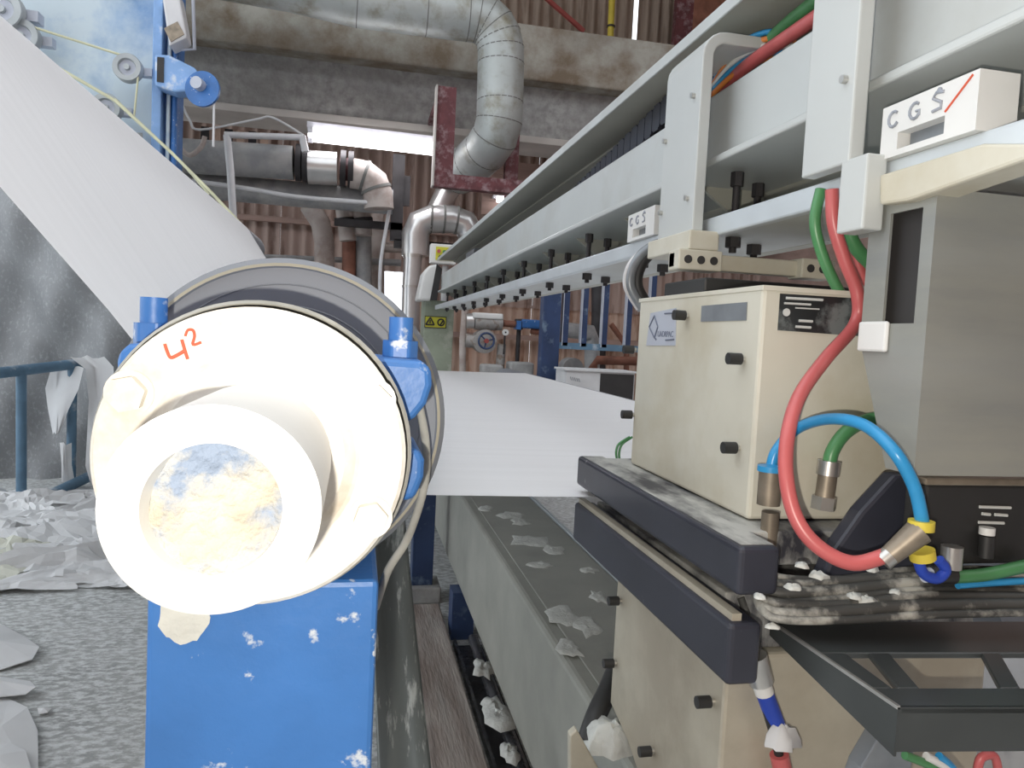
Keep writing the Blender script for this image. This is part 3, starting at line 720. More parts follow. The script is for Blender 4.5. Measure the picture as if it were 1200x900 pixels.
MB().hexp(py_(1034, 658, .80), py_(1078, 622, .79) - py_(1034, 658, .80), .0125, .012, 14).build('ferrule', steel, yf)
MB().hexp(py_(1080, 610, .79), (0, 0, -1), .0155, .012, 18).build('yellow_ring', yell, yf)
MB().hexp(py_(1080, 645, .80), (.3, 0, -1), .0155, .012, 18).build('yellow_ring', yell, yf)
o = T([py_(x, y, .81) for x, y in ((1076, 655), (1082, 672), (1098, 678), (1108, 668), (1100, 656))], .007, 10, 6).build('hose_clip', blueshr); tag(o, 'small blue hook shaped hose clip beside the fitting', 'clip')
cp = thing('hose_coupling', 'black hose coupling under the control unit', 'coupling', py_(1105, 675, .84))
MB().hexp(py_(1090, 674, .84), (1, 0, 0), .013, .035, 14).build('body', rubber, cp)
MB().hexp(py_(1083, 674, .84), (1, 0, 0), .010, .01, 14).build('collar', lab_b, cp)
o = MB().hexp(py_(1116, 640, .84), (0, 0, -1), .014, .03, 14).build('vent_plug', steel); tag(o, 'small round steel plug beside the black control unit', 'plug')

# black cables and clutter on the tray
for i in range(7):
    y = 672 + 8 * i; rr = random.Random(200 + i); d = .93 - .012 * i
    P = [(868 + 4 * i, y - 18 + rr.uniform(-6, 6), d + .06), (905, y + 6 + rr.uniform(-5, 3), d), (985, y + 6 + rr.uniform(-5, 3), d - .02), (1080, y - 2 + rr.uniform(-4, 4), d - .03), (1230, y - 3, d - .05)]
    o = T(pt(P), .0055 + .002 * (i % 3), 10, 8).build('bundled_cable', rubber_d)
    tag(o, 'dusty black cable in the bundle lying along the tray', 'cable', 'cables bundled along the tray')
for i, (x, y, s_) in enumerate(((930, 690, 9), (958, 676, 10), (1000, 700, 9), (1012, 706, 13), (980, 722, 7), (905, 735, 8), (940, 664, 8), (1020, 668, 10), (890, 700, 7), (1170, 715, 7), (1050, 695, 7), (1075, 700, 5))):
    p = py_(x, y, .86); o = blob('pulp_lump', p, s_ * .0012, s_ * .0012, s_ * .0007, pulp, 300 + i, n=10)
    tag(o, 'small grey white pulp lump caught on the black cables', 'pulp lump', 'pulp lumps on the cables')
# signal cable with connectors hanging in front of lower head
sc = thing('signal_cable', 'black signal cable with grey, blue and white connectors beside lower head', 'cable', py_(905, 900, .95))
T(pt([(850, 715, .98), (872, 735, .97), (884, 765, .96), (888, 800, .95), (898, 830, .95), (912, 880, .95), (925, 940, .96)]), .007, 10, 8).build('cable', rubber, sc)
def along(a, b_, r0, n=14):
    a = py_(*a); b_ = py_(*b_); return MB().hexp(a, b_ - a, r0, (b_ - a).length, n)
along((884, 768, .95), (892, 800, .95), .018).build('grey_plug', steel, sc, .004)
along((892, 800, .95), (896, 812, .95), .014).build('white_ring', whitep, sc, .003)
along((896, 812, .95), (911, 852, .95), .013).build('blue_sleeve', blueshr, sc, .005)
blob('white_tape', py_(915, 874, .94), .024, .016, .03, scrap_m, 77, sc)
along((913, 884, .95), (922, 925, .95), .014).build('red_sleeve', hose_r, sc, .004)
o = T(pt([(908, 800, 1.0), (925, 850, 1.0), (950, 890, 1.0), (975, 930, 1.0)]), .0035, 8, 6).build('thin_cable', rubber); tag(o, 'thin black wire hanging in front of the lower head', 'wire')
o = T(pt([(868, 700, 1.0), (882, 740, .99), (892, 775, .98), (905, 820, 1.0), (930, 865, 1.02)]), .006, 8, 6).build('thin_cable', rubber_d); tag(o, 'dusty black cable dropping behind the grey connector', 'wire')
o = T(pt([(960, 760, 1.03), (975, 800, 1.03), (985, 845, 1.03), (1005, 890, 1.03)]), .005, 8, 6).build('thin_cable', whitep); tag(o, 'pale wire hanging below the slanted tray edge', 'wire')
# loose ends at bottom right
for i, (m_, lab_, P) in enumerate(((hose_g, 'green wire end below the tray', [(1060, 885), (1085, 895), (1110, 910)]), (whitep, 'white wire end below the tray', [(1085, 886), (1100, 894), (1120, 905)]),
                            (hose_b, 'blue wire end below the tray', [(1100, 886), (1112, 896), (1125, 912)]), (hose_r, 'red wire loop below the tray', [(1145, 905), (1150, 888), (1165, 886), (1170, 905)]),
                            (hose_b, 'blue tube at the tray corner under the control unit', [(1170, 868), (1200, 872), (1230, 874)]))):
    tag(T([py_(x, y, .84) for x, y in P], .006, 8, 6).build('loose_wire', m_), lab_, 'wire')
o = MB().prism([py_(x, y, .86) for x, y in ((1010, 900), (1045, 840), (1075, 858), (1060, 960), (990, 960))], (0, .03, 0)).build('mounting_bracket', lab_g, None, .003); tag(o, 'bent grey mounting bracket below the tray corner', 'bracket')
# bracket and hose by lower head left
o = T(pt([(722, 785, 1.55), (712, 810, 1.5), (698, 840, 1.45), (688, 870, 1.42)]), .022, 12, 6).build('black_hose', rubber); tag(o, 'thick black hose beside the tarnished lower head', 'hose')
o = MB().prism([py_(x, y, 1.35) for x, y in ((668, 862), (676, 855), (735, 960), (668, 960))], (0, .02, 0)).build('angle_bracket', cream_l, None, .003); tag(o, 'small cream angle bracket beneath the thick black hose', 'bracket')
o = blob('pulp_heap', py_(715, 875, 1.4), .05, .05, .05, pulp, 91); tag(o, 'white pulp heap caught under the lower head', 'pulp lump')
# thin wires at back of guide plate
for i in range(2):
    o = T(pt([(738 + 3 * i, 512, 1.64), (724 + 4 * i, 522, 1.64), (723 + 3 * i, 538, 1.64), (732 + 3 * i, 546, 1.64)]), .003, 6, 6).build('thin_wire', hose_g); tag(o, 'thin dark green wire loop behind the upper head', 'wire', 'wire loops behind the upper head')

# ================================================================== LEFT: MACHINE FRAME, ROPE SHEAVES
mf = thing('machine_frame', 'dusty light blue machine side frame behind the paper sheet', 'machine frame', (-3.2, 8.4, 0))
xr = py_(180, 100, 8.4).x
MB().box(-5.4, xr, 8.55, 8.8, 0, H + 4.6).build('side_panel', blue_fr, mf, .02)
xr2 = py_(209, 100, 8.5).x
MB().box(xr, xr + .09, 8.33, 8.75, 0, H + 4.6).build('edge_flange', blue_br, mf, .01)
MB().box(xr + .09, xr2, 8.5, 8.75, 0, H + 4.6).build('web_plate', blue_p, mf)
MB().tube([(xr2 - .02, 8.45, 0), (xr2 - .02, 8.45, H + 4.6)], .03, 10).build('conduit', blue_p, mf)
MB().tube([(xr + .14, 8.42, 0), (xr + .14, 8.42, H + 3.0)], .02, 10).build('conduit', blue_fr, mf)
def sheave(px, py, rp, label, d=8.25):
    c = py_(px, py, d); r_ = rp * d / 870; t = thing('rope_sheave', label, 'sheave', c, 'rope sheaves on the machine frame')
    MB().lathe([(r_ * .55, d - .02), (r_ * .62, d - .05), (r_ * .95, d - .05), (r_, d - .035), (r_ * .86, d), (r_, d + .035), (r_, d + .05), (.01, d + .05)], c.x, c.z, 32).build('rim', sheave_m, t)
    MB().lathe([(.01, d - .012), (r_ * .55, d - .02)], c.x, c.z, 32).build('disc', lab_b, t)
    MB().hexp((c.x, d - .06, c.z), (0, 1, 0), r_ * .2, .2, 14).build('hub', sheave_m, t)
    MB().box(c.x + r_ * .3, c.x + r_ * 1.5, d + .06, 8.41, c.z - r_ * .25, c.z + r_ * .3).build('arm', lab_b, t)
sheave(26, 43, 17, 'rope sheave at the paper edge where the upper rope starts')
sheave(150, 80, 14.5, 'rope sheave with pale disc beside the blue bracket')
sheave(125, 127, 15, 'rope sheave half hidden behind the descending paper sheet')
sheave(3, 12, 20, 'large dusty rope sheave at the top of the machine frame', 8.2)
def rope(P, label, r_=.012, d=8.22, m_=ropem):
    tag(T([py_(p[0], p[1], p[2] if len(p) > 2 else d) for p in P], r_, 8).build('carrier_rope', m_), label, 'rope')
rope([(30, 29), (147, 66)], 'pale rope stretched between the two upper sheaves')
rope([(162, 88), (157, 138)], 'short pale rope dropping from the pale disc sheave', .01)
rope([(52, 70, 8.1), (135, 118, 8.1), (200, 178, 8.0), (248, 226, 7.9), (300, 282, 7.8)], 'yellowish rope running down along the paper edge', .016, 8.1)
rope([(135, 116, 8.2), (205, 182, 8.1), (245, 228, 8.0)], 'thin rope beside yellowish rope along paper edge', .01)
fb = thing('sheave_bracket', 'light blue welded bracket holding a blue disc on machine frame', 'bracket', py_(205, 85, 8.3))
MB().prism([py_(x, y, 8.2) for x, y in ((181, 63), (198, 64), (228, 79), (237, 92), (237, 105), (205, 108), (181, 100))], (0, .22, 0)).build('plate', blue_br, fb, .02)
MB().box(py_(184, 80, 8.19).x, py_(192, 80, 8.19).x, 8.19, 8.2, py_(188, 96, 8.19).z, py_(188, 67, 8.19).z).build('slot', shade, fb)
c = py_(238, 106, 8.2); MB().hexp((c.x, 8.14, c.z), (.25, 1, 0), .175, .035, 32).build('disc', blue_p, fb, .006)
MB().hexp((c.x - .04, 8.05, c.z + .03), (.25, 1, 0), .06, .1, 16).build('hub', lab_b, fb, .01)
rope([(251, 122), (250, 172)], 'pale cord hanging below the blue disc', .012, 8.15, pvc)
jb = thing('junction_box', 'pale dusty junction box at the top of the machine frame', 'junction box', py_(200, 40, 8.2))
MB().prism([py_(x, y, 8.1) for x, y in ((189, -10), (209, -10), (219, 44), (198, 54))], (0, .25, 0)).build('case', pvc, jb, .02)
MB().prism([py_(x, y, 8.09) for x, y in ((192, 33), (208, 25), (216, 40), (200, 49))], (0, .01, 0)).build('front_opening', brass, jb)
rope([(226, -10), (228, 58), (212, 58)], 'pale conduit pipe beside the junction box', .018, 8.3, lab_b)

# tarpaulin and railing
vs = []; fs = []; nx, nz = 40, 24
tx0_, tx1_ = py_(-120, 300, 8.0).x, py_(160, 300, 8.0).x; tz1 = H + 1.85
for i in range(nx + 1):
    for j in range(nz + 1):
        x = tx0_ + (tx1_ - tx0_) * i / nx; z = tz1 * j / nz
        yy = 8.1 + .09 * math.sin(4.2 * x + 1.9 * z) + .05 * math.sin(9 * x - 3.6 * z) + .03 * math.sin(15 * x + 7 * z) + .15
        vs.append((x, yy, z))
for i in range(nx):
    for j in range(nz): a = i * (nz + 1) + j; fs.append((a, a + nz + 1, a + nz + 2, a + 1))
o = MB().add(vs, fs, True).build('tarpaulin', tarp_m); tag(o, 'dark grey dusty tarpaulin hanging behind the blue railing', 'tarpaulin')
rl = thing('guard_railing', 'blue grey tubular guard railing in front of the tarpaulin', 'railing', pz_(60, 572, 0))
b0 = pz_(25, 584, 0); b1 = pz_(83, 572, 0)
t0 = py_(25, 434, b0.y); t1 = py_(85, 427, b1.y)
dv = (t1 - t0); 
T([t0 - dv * 1.2, t0, t1, t1 + dv * .35], .048, 12).build('top_rail', rail_b, rl)
T([(b0.x, b0.y, 0), t0], .042, 12).build('post', rail_b, rl)
T([(b1.x, b1.y, 0), t1], .042, 12).build('post', rail_b, rl)
T([py_(38, 590, b0.y - .3) , py_(110, 556, b1.y + .05)], .05, 12).build('toe_rail', rail_b, rl)
# draped paper on the railing
def drape(pts, d, label, seed):
    rnd = random.Random(seed); vs = []; rows = len(pts)
    for (xa, xb, y) in pts:
        for k in range(7):
            t = k / 6; p = py_(xa + (xb - xa) * t, y + rnd.uniform(-2, 2), d + .08 * math.sin(3 * t + y * .03) + rnd.uniform(-.02, .02)); vs.append(p)
    fs = [(r_ * 7 + k, r_ * 7 + k + 1, (r_ + 1) * 7 + k + 1, (r_ + 1) * 7 + k) for r_ in range(rows - 1) for k in range(6)]
    tag(MB().add(vs, fs, True).build('draped_paper', scrap_m), label, 'paper')
dd = b1.y - .08
drape(((82, 122, 418), (100, 133, 432), (104, 136, 470), (102, 138, 510), (100, 138, 545), (106, 138, 568)), dd, 'long white paper strip draped over the railing end', 5)
drape(((60, 98, 430), (53, 92, 455), (56, 80, 480), (62, 70, 508)), dd, 'short pointed paper piece hanging from the railing', 6)
drape(((70, 84, 520), (72, 84, 545), (72, 88, 565)), dd - .1, 'small torn paper piece against the railing post', 8)

# paper scraps on the floor
def scrap(c, sx, sy, rot, h, m_, label, seed, group=None, n=11):
    rnd = random.Random(seed); vs = []; N_ = n
    folds = [(rnd.uniform(0, math.pi), rnd.uniform(-.3, .3), rnd.uniform(2.2, 5), rnd.uniform(.35, 1)) for _ in range(4)]
    ph = [rnd.uniform(0, 6.28) for _ in range(4)]
    for i in range(N_ + 1):
        for j in range(N_ + 1):
            u, v = i / N_ - .5, j / N_ - .5
            ang = math.atan2(v, u); k = 1 + .14 * math.sin(2 * ang + ph[0]) + .10 * math.sin(5 * ang + ph[1]) + .07 * math.sin(9 * ang + ph[2])
            x, y = u * sx * k, v * sy * k
            z = max(a * max(0, 1 - q * abs(u * math.cos(f) + v * math.sin(f) - d)) for f, d, q, a in folds)
            z = h * (z + .12 * math.sin(8 * u + ph[3]) * math.cos(7 * v) + rnd.uniform(-.05, .05)) * (1 - 1.2 * max(0, max(abs(u), abs(v)) - .25)) + .014
            vs.append((c.x + x * math.cos(rot) - y * math.sin(rot), c.y + x * math.sin(rot) + y * math.cos(rot), max(.006, z)))
    fs = [(i * (N_ + 1) + j, (i + 1) * (N_ + 1) + j, (i + 1) * (N_ + 1) + j + 1, i * (N_ + 1) + j + 1) for i in range(N_) for j in range(N_)]
    o = MB().add(vs, fs, False).build('paper_scrap', m_)
    return tag(o, label, 'paper scrap', group)
rnd = random.Random(21); G = 'torn paper heap under the railing'
for i in range(36):
    x = rnd.uniform(-25, 130); y = rnd.uniform(585, 672)
    if x > 95 and y > 650: y -= 40
    c = pz_(x, y, 0)
    scrap(c, rnd.uniform(.25, .6), rnd.uniform(.35, 1.0), rnd.uniform(0, 3.1), rnd.uniform(.04, .20), scrap_w if (x < 30 and y > 650) else scrap_m, 'torn crumpled white paper scrap in heap below railing', 500 + i, G)
for i, (x, y, sx, sy, r_) in enumerate(((70, 678, .55, .35, .3), (110, 683, .5, .2, -.2), (20, 690, .7, .25, .1), (140, 688, .35, .12, -.4))):
    scrap(pz_(x, y, 0), sx, sy, r_, .07, scrap_m, 'flat torn paper strip at the front of the heap', 600 + i, 'flat strips before the heap')
def sheetpoly(pts, z0, label, seed, curl=.0):
    P = [pz_(x, y, 0) for x, y in pts]; c = sum(P, Vector()) / len(P); vs = [Vector((c.x, c.y, z0 + curl))] + [Vector((p.x, p.y, z0 + curl * .4 * math.sin(i * 2.1 + seed))) for i, p in enumerate(P)]
    n = len(P); o = MB().add(vs, [(0, i + 1, (i + 1) % n + 1) for i in range(n)]).build('paper_sheet', scrap_m)
    s = o.modifiers.new('solid', 'SOLIDIFY'); s.thickness = .004
    tag(o, label, 'paper sheet')
sheetpoly(((-60, 742), (0, 736), (30, 750), (46, 766), (38, 778), (0, 788), (-60, 795)), .02, 'fan shaped ribbed paper sheet lying on the dusty floor', 1, .03)
sheetpoly(((-60, 800), (5, 802), (35, 808), (42, 817), (30, 822), (-60, 832)), .035, 'folded paper sheet edge lying over rounded sheets', 2, .02)
sheetpoly(((-60, 818), (10, 822), (32, 836), (44, 862), (45, 930), (-60, 930)), .016, 'rounded white paper sheet flat on the dusty floor', 3, .02)
sheetpoly(((-60, 885), (10, 880), (30, 892), (42, 930), (-60, 930)), .03, 'greyish rounded offcut lying on the rounded paper sheet', 4, .02)
sheetpoly(((44, 833), (60, 835), (56, 839), (46, 840)), .012, 'tiny pale paper shred alone on the dusty floor', 5, .01)

# ================================================================== BACKGROUND PIPEWORK
def pipe(name, P, rp, m_, label, cat='pipe', n=16, sp=0, rings=(), ring_m=None, kids=()):
    pts = pt(P); d = P[0][2]; r_ = rp * d / 870
    t = thing(name, label, cat, pts[len(pts) // 2])
    T(pts, r_, n, sp).build('run', m_, t)
    for (x, y, dd_, dx, dy, dz, w_, g) in rings:
        c = py_(x, y, dd_); v = Vector((dx, dy, dz)).normalized()
        MB().hexp(c - v * w_ / 2, v, r_ * g, w_, 20).build('joint_ring', ring_m or seam, t)
    return t
# big lagged duct with segmented elbow
D = 9.6
dp = thing('lagged_duct', 'big pale lagged duct bending down in front of the concrete beam', 'duct', py_(586, 100, D))
R_d = 27 * D / 870
el = [(560, 21, D), (570, 25, D), (578, 33, D), (584, 44, D), (587, 58, D)]
run = pt([(150, -52, D), (337, -18, D), (420, 2, D), (500, 13, D), (548, 19, D)] + el + [(587, 75, D), (586, 120, D), (585, 142, D), (580, 160, D + .05), (570, 175, D + .25), (556, 188, D + .6), (538, 203, D + 1.1)])
T(run, R_d, 24).build('run', duct, dp)
for i in range(2, len(run)):
    a = run[i]; v = (run[min(i + 1, len(run) - 1)] - run[i - 1]).normalized()
    MB().hexp(a - v * .006, v, R_d * 1.006, .012, 24).build('seam_band', seam, dp)
# red hanger frame
rf = thing('red_hanger_frame', 'red oxide steel hanger frame under the lagged duct', 'steel frame', py_(550, 212, 9.5))
a, b_ = py_(513, 100, 9.5), py_(530, 220, 9.5); MB().box(a.x, b_.x, 9.5, 9.65, b_.z, a.z).build('upright', redst, rf)
MB().box(a.x - .02, a.x, 9.45, 9.65, b_.z, a.z).build('upright_flange', soff, rf)
MB().box(a.x + .02, b_.x - .02, 9.65, 11.0, a.z - .12, a.z - .02).build('anchor_arm', redst, rf)
c, e_ = py_(596, 120, 9.98), py_(606, 222, 9.98); MB().box(c.x, e_.x, 9.98, 10.1, e_.z, c.z).build('upright', redst, rf)
f_, g_ = py_(525, 205, 9.5), py_(595, 221, 9.5); MB().box(b_.x, e_.x, 9.5, 9.65, b_.z, b_.z + .17).build('crossbar', redst, rf); MB().box(c.x, e_.x, 9.65, 9.98, b_.z, b_.z + .1).build('side_rail', redst, rf)
# fluorescent lamp
lm = thing('fluorescent_lamp', 'lit fluorescent batten lamp below the concrete beam', 'lamp', py_(437, 165, 10.2))
a, b_ = py_(364, 158, 10.2), py_(512, 175, 10.2)
T([a, b_], .085, 14).build('tube', lampm, lm)
MB().prism([(a.x - .05, 10.2, a.z + .09), (b_.x + .05, 10.2, b_.z + .09), (b_.x + .05, 10.2, b_.z + .17), (a.x - .05, 10.2, a.z + .17)], (0, .2, 0)).build('batten', lamp_b, lm)
for q in (a, b_): MB().hexp(q - Vector((.03, 0, 0)), (1, 0, 0), .10, .06, 14).build('end_cap', lamp_b, lm)
li = bpy.data.lights.new('fluorescent_light', 'AREA'); li.shape = 'RECTANGLE'; li.size = 1.7; li.size_y = .1; li.energy = 14; li.color = (.97, .95, 1)
lo = bpy.data.objects.new('fluorescent_light', li); COL.objects.link(lo); lo.location = (a + b_) / 2 + Vector((0, -.12, 0)); lo.rotation_euler = (math.radians(20), 0, 0); lo.parent = lm; lo.location = lo.location - lm.location
# second small lamp far behind the beam hood
o = thing('small_lamp', 'small lit lamp glimpsed above the scanner hood', 'lamp', py_(588, 234, 11.8))
T([py_(582, 234, 11.8), py_(596, 235, 11.8)], .04, 10).build('tube', lampm, o)
MB().box(py_(582, 234, 11.8).x - .05, py_(596, 235, 11.8).x + .05, 11.82, 11.95, py_(590, 232, 11.8).z, py_(590, 229, 11.8).z).build('batten', lamp_b, o)
# long grey pipe with flanges and elbow
p1 = pipe('flanged_pipe', [(205, 182, 10.3), (344, 191, 10.3)], 18.5, pipe_d, 'dusty dark grey pipe running along below the concrete beam')
for x in (347, 355, 399, 408):
    c = py_(x, 190 + (x - 344) * .13, 10.3); MB().hexp(c, (1, 0, 0), 20 * 10.3 / 870, .07, 20).build('flange', dark, p1)
T(pt([(361, 196, 10.25), (395, 198, 10.25)]), .215, 20).build('valve_cover', alu, p1)
T(pt([(398, 198, 10.3), (418, 200, 10.3)]), .15, 16).build('red_spool', redst, p1)
pipe('elbow_pipe', [(412, 203, 10.3), (428, 206, 10.3), (438, 214, 10.3), (443, 228, 10.3), (444, 245, 10.3)], 17, pipe_w, 'pale lagged elbow pipe at the end of the flanged pipe', rings=((428, 206, 10.3, 1, 0, -.3, .04, 1.04), (441, 222, 10.3, .4, 0, -1, .04, 1.04)))
pipe('grey_header_pipe', [(170, 212, 10.6), (330, 226, 10.6), (460, 237, 10.6)], 14, pipe_d, 'long dusty header pipe under the flanged pipe')
o = T(pt([(225, 212, 10.2), (290, 221, 10.2), (350, 231, 10.2), (440, 238, 10.2), (458, 240, 10.2)]), .03, 8, 4).build('pale_cable', pvc); tag(o, 'pale cable sagging along the dusty header pipe', 'cable')
MB_ = thing('pvc_pipe', 'white plastic pipe bent square in front of flanged pipe', 'pipe', py_(270, 200, 9.8))
T(pt([(282, 560, 9.8), (273, 250, 9.8), (270, 200, 9.8), (266, 158, 9.8)]), .045, 10).build('riser', pvc, MB_); T(pt([(263, 158, 9.8), (355, 161, 9.8)]), .04, 10).build('crosspiece', pvc, MB_); T(pt([(354, 160, 9.8), (358, 178, 9.8)]), .045, 10).build('drop', pvc, MB_)
o = T(pt([(208, 110, 9.9), (222, 140, 9.9), (235, 152, 9.9), (300, 140, 9.9), (320, 138, 9.9), (358, 160, 9.9)]), .015, 8, 5).build('wall_cable', pvc); tag(o, 'thin pale cable strung below the concrete beam', 'cable')
o = T(pt([(210, 172, 9.9), (222, 182, 9.9), (236, 172, 9.9), (240, 160, 9.9)]), .03, 8, 5).build('wall_cable', pipe_w); tag(o, 'thick pale cable looped beside the blue frame', 'cable')
# group of vertical pipes
for i, (P, rp, m_, lab_) in enumerate((
        ([(362, 240, 11.3), (376, 262, 11.3), (380, 285, 11.3), (380, 530, 11.3)], 11, pipe_w, 'pale slanting pipe left of the collared pipes'),
        ([(401, 232, 11.0), (405, 258, 11.0), (408, 282, 11.0)], 9.5, pipe_w, 'pale collared pipe below the header'),
        ([(422, 232, 11.0), (425, 258, 11.0), (425, 276, 11.0)], 10.5, pipe_w, 'pale capped pipe beside the collared pipe'),
        ([(426, 276, 11.25), (427, 530, 11.25)], 9, pipe_d, 'dark vertical pipe under the capped pipe'),
        ([(409, 282, 11.2), (408, 530, 11.2)], 7.5, rust, 'rusty vertical pipe under the collared pipe'),
        ([(442, 235, 11.7), (443, 530, 11.7)], 8, pipe_w, 'plain pale vertical pipe beside the dark pipe'),
        ([(299, 530, 11.6), (300, 300, 11.6), (470, 308, 11.6)], 4, pipe_d, 'thin horizontal pipe crossing low behind the roll'))):
    pipe('stub_pipe', P, rp, m_, lab_, rings=(((P[1][0], P[1][1], P[1][2], .15, 0, -1, .05, 1.1),) if i in (1, 2) else ()), ring_m=dark)
o = T(pt([(458, 238, 10.4), (452, 270, 10.4), (446, 310, 10.4), (445, 360, 10.4)]), .025, 8, 5).build('hanging_cable', pvc); tag(o, 'pale cable hanging beside the steel frame', 'cable')
sf = thing('dark_steel_frame', 'dark steel pipe support frame below the lamp', 'steel frame', py_(466, 260, 10.7))
a = py_(461, 180, 10.7); b_ = py_(471, 282, 10.7); MB().box(a.x, b_.x, 10.7, 10.82, b_.z, a.z).build('upright', dark, sf)
MB().box(b_.x, py_(480, 240, 10.7).x, 10.72, 10.8, py_(470, 240, 10.7).z, py_(470, 205, 10.7).z).build('gusset', dark, sf)
a = py_(392, 250, 10.7); MB().box(a.x, b_.x, 10.7, 10.8, a.z - .16, a.z - .06).build('crossbar', dark, sf)
a = py_(462, 280, 10.7); b2 = py_(550, 284, 10.7); MB().box(a.x, b2.x, 10.7, 10.8, a.z - .12, a.z).build('crossbar', dark, sf)
# aluminium pipes on the right
pipe('aluminium_pipe', [(487, 300, 10.5), (487, 275, 10.5), (492, 262, 10.5), (505, 257, 10.5), (530, 257, 10.5), (545, 262, 10.5), (552, 275, 10.5), (553, 290, 10.5)], 16, alu, 'shiny aluminium clad pipe arching above the control panel',
     rings=((505, 257, 10.5, 1, 0, 0, .03, 1.03), (520, 257, 10.5, 1, 0, 0, .03, 1.03), (535, 258, 10.5, 1, 0, -.1, .03, 1.03)), ring_m=seam)
pipe('aluminium_pipe', [(536, 206, 10.9), (522, 228, 10.9), (512, 250, 10.9)], 13, alu, 'slanting aluminium clad pipe below the lagged duct')
pipe('aluminium_pipe', [(484, 300, 10.4), (482, 340, 10.4), (478, 540, 10.4)], 10.5, alu, 'shiny upright aluminium clad pipe beside the bright opening', rings=((484, 300, 10.4, 0, 0, 1, .05, 1.08), (482, 336, 10.4, 0, 0, 1, .03, 1.04)), ring_m=steel)
pipe('pale_cross_pipe', [(440, 289, 11.8), (640, 302, 11.8), (640, 540, 11.8)], 6, pipe_w, 'pale horizontal pipe crossing behind the aluminium pipes')
cpn = thing('control_panel', 'small pale control panel with red and green buttons above scanner end', 'control panel', py_(517, 294, 9.0))
a, b_ = py_(505, 285, 9.0), py_(534, 310, 9.0); MB().box(a.x, b_.x, 9.0, 9.15, b_.z, a.z).build('case', whitep, cpn, .01)
a2, b2 = py_(511, 289, 9.0), py_(534, 306, 9.0); MB().box(a2.x, b2.x, 8.985, 9.0, b2.z, a2.z).build('button_plate', labY, cpn)
for (x, y, m_) in ((514.5, 294, hose_r), (521, 295, hose_g), (527, 294, inkk), (516, 301, inkk), (522, 301, hose_r)):
    MB().hexp(py_(x, y, 8.955), (0, 1, 0), .022, .03, 10).build('button', m_, cpn)
sp_ = T([py_(522, 312, 9.1), Vector((py_(522, 312, 9.1).x, 9.1, 0))], .04, 10).build('stand', pipe_d, cpn)
# upper wall details
o = MB().prism([py_(x, y, 12.6) for x, y in ((634, -6), (640, -6), (686, 34), (684, 38))], (0, .06, 0)).build('red_brace', redpaint); tag(o, 'red diagonal brace on wall above the concrete ledge', 'brace')
yp = thing('yellow_pipe', 'thin yellow pipe rising behind the concrete ledge', 'pipe', py_(715, 40, 12.4))
T(pt([(718, -20, 12.4), (715, 52, 12.4)]), .055, 10).build('run', yell, yp); MB().hexp(py_(716, 30, 12.4), (0, 0, -1), .07, .03, 12).build('joint_band', dark, yp)
o = MB().prism([py_(x, y, 12.3) for x, y in ((796, -20), (815, -20), (808, 80), (788, 80))], (0, .15, 0)).build('red_column', redst); tag(o, 'dark red steel column above the ledge beside scanner hood', 'column')
o = MB().prism([py_(x, y, 12.3) for x, y in ((815, -20), (870, -20), (855, 80), (808, 80))], (0, .05, 0)).build('red_sheet', rust); tag(o, 'reddish wall sheet beside the dark red column', 'wall sheet')
# valve station seen under the beam
vx = thing('valve_station', 'grey valve station with blue handwheel and gauge beyond the paper', 'valve', py_(570, 430, 9.6))
VD = 9.6
T(pt([(546, 376, VD), (555, 376, VD)]), .10, 14).build('motor_end', alu, vx)
T(pt([(556, 377, VD), (588, 378, VD)]), .105, 14).build('actuator', valve_m, vx)
MB().box(py_(553, 372, VD).x, py_(588, 372, VD).x, VD - .12, VD + .1, py_(570, 374, VD).z, py_(570, 367, VD).z).build('actuator_lid', whitep, vx, .02)
T(pt([(572, 380, VD), (569, 392, VD)]), .05, 10).build('yoke', valve_m, vx)
MB().hexp(py_(566, 400, VD + .06) - Vector((0, .16, 0)), (0, 1, 0), .155, .24, 24).build('body', valve_m, vx, .02)
T(pt([(545, 399, VD), (556, 400, VD)]), .09, 12).build('inlet', valve_m, vx)
c = py_(570, 399.5, VD - .2); ring = [(c.x + .10 * math.cos(2 * math.pi * k / 20), c.y, c.z + .10 * math.sin(2 * math.pi * k / 20)) for k in range(21)]
wh = MB().tube(ring, .014, 8)
for k in range(3):
    a_ = 2 * math.pi * k / 3 + .3; wh.tube([(c.x, c.y, c.z), (c.x + .1 * math.cos(a_), c.y, c.z + .1 * math.sin(a_))], .010, 6)
wh.build('handwheel', blue_d, vx); MB().hexp((c.x, c.y - .03, c.z), (0, 1, 0), .03, .06, 12).build('wheel_hub', redpaint, vx)
T(pt([(588, 403, VD), (586, 428, VD), (585, 470, VD)]), .06, 10).build('drop_leg', valve_m, vx)
T(pt([(546, 350, VD), (542, 400, VD), (542, 470, VD)]), .045, 10).build('riser', pipe_w, vx)
g = py_(592, 389.5, VD - .05); T([g, py_(590, 415, VD - .05)], .012, 8).build('gauge_stem', dark, vx); MB().hexp(g - Vector((0, .03, 0)), (0, 1, 0), .042, .04, 18).build('gauge', whitep, vx); MB().hexp(g - Vector((0, .034, 0)), (0, 1, 0), .012, .005, 10).build('gauge_hub', inkk, vx)
T(pt([(590, 379, VD), (604, 380, VD)]), .045, 10).build('rust_spool', rust, vx)
ba = thing('blue_actuator', 'blue cylinder actuator beside the valve station', 'actuator', py_(620, 380, VD))
T(pt([(604, 380, VD), (612, 380, VD)]), .075, 12).build('neck', dark, ba); MB().box(py_(610, 380, VD).x, py_(640, 380, VD).x, VD - .08, VD + .1, py_(620, 385, VD).z, py_(620, 374.5, VD).z).build('body', blue_p, ba, .02)
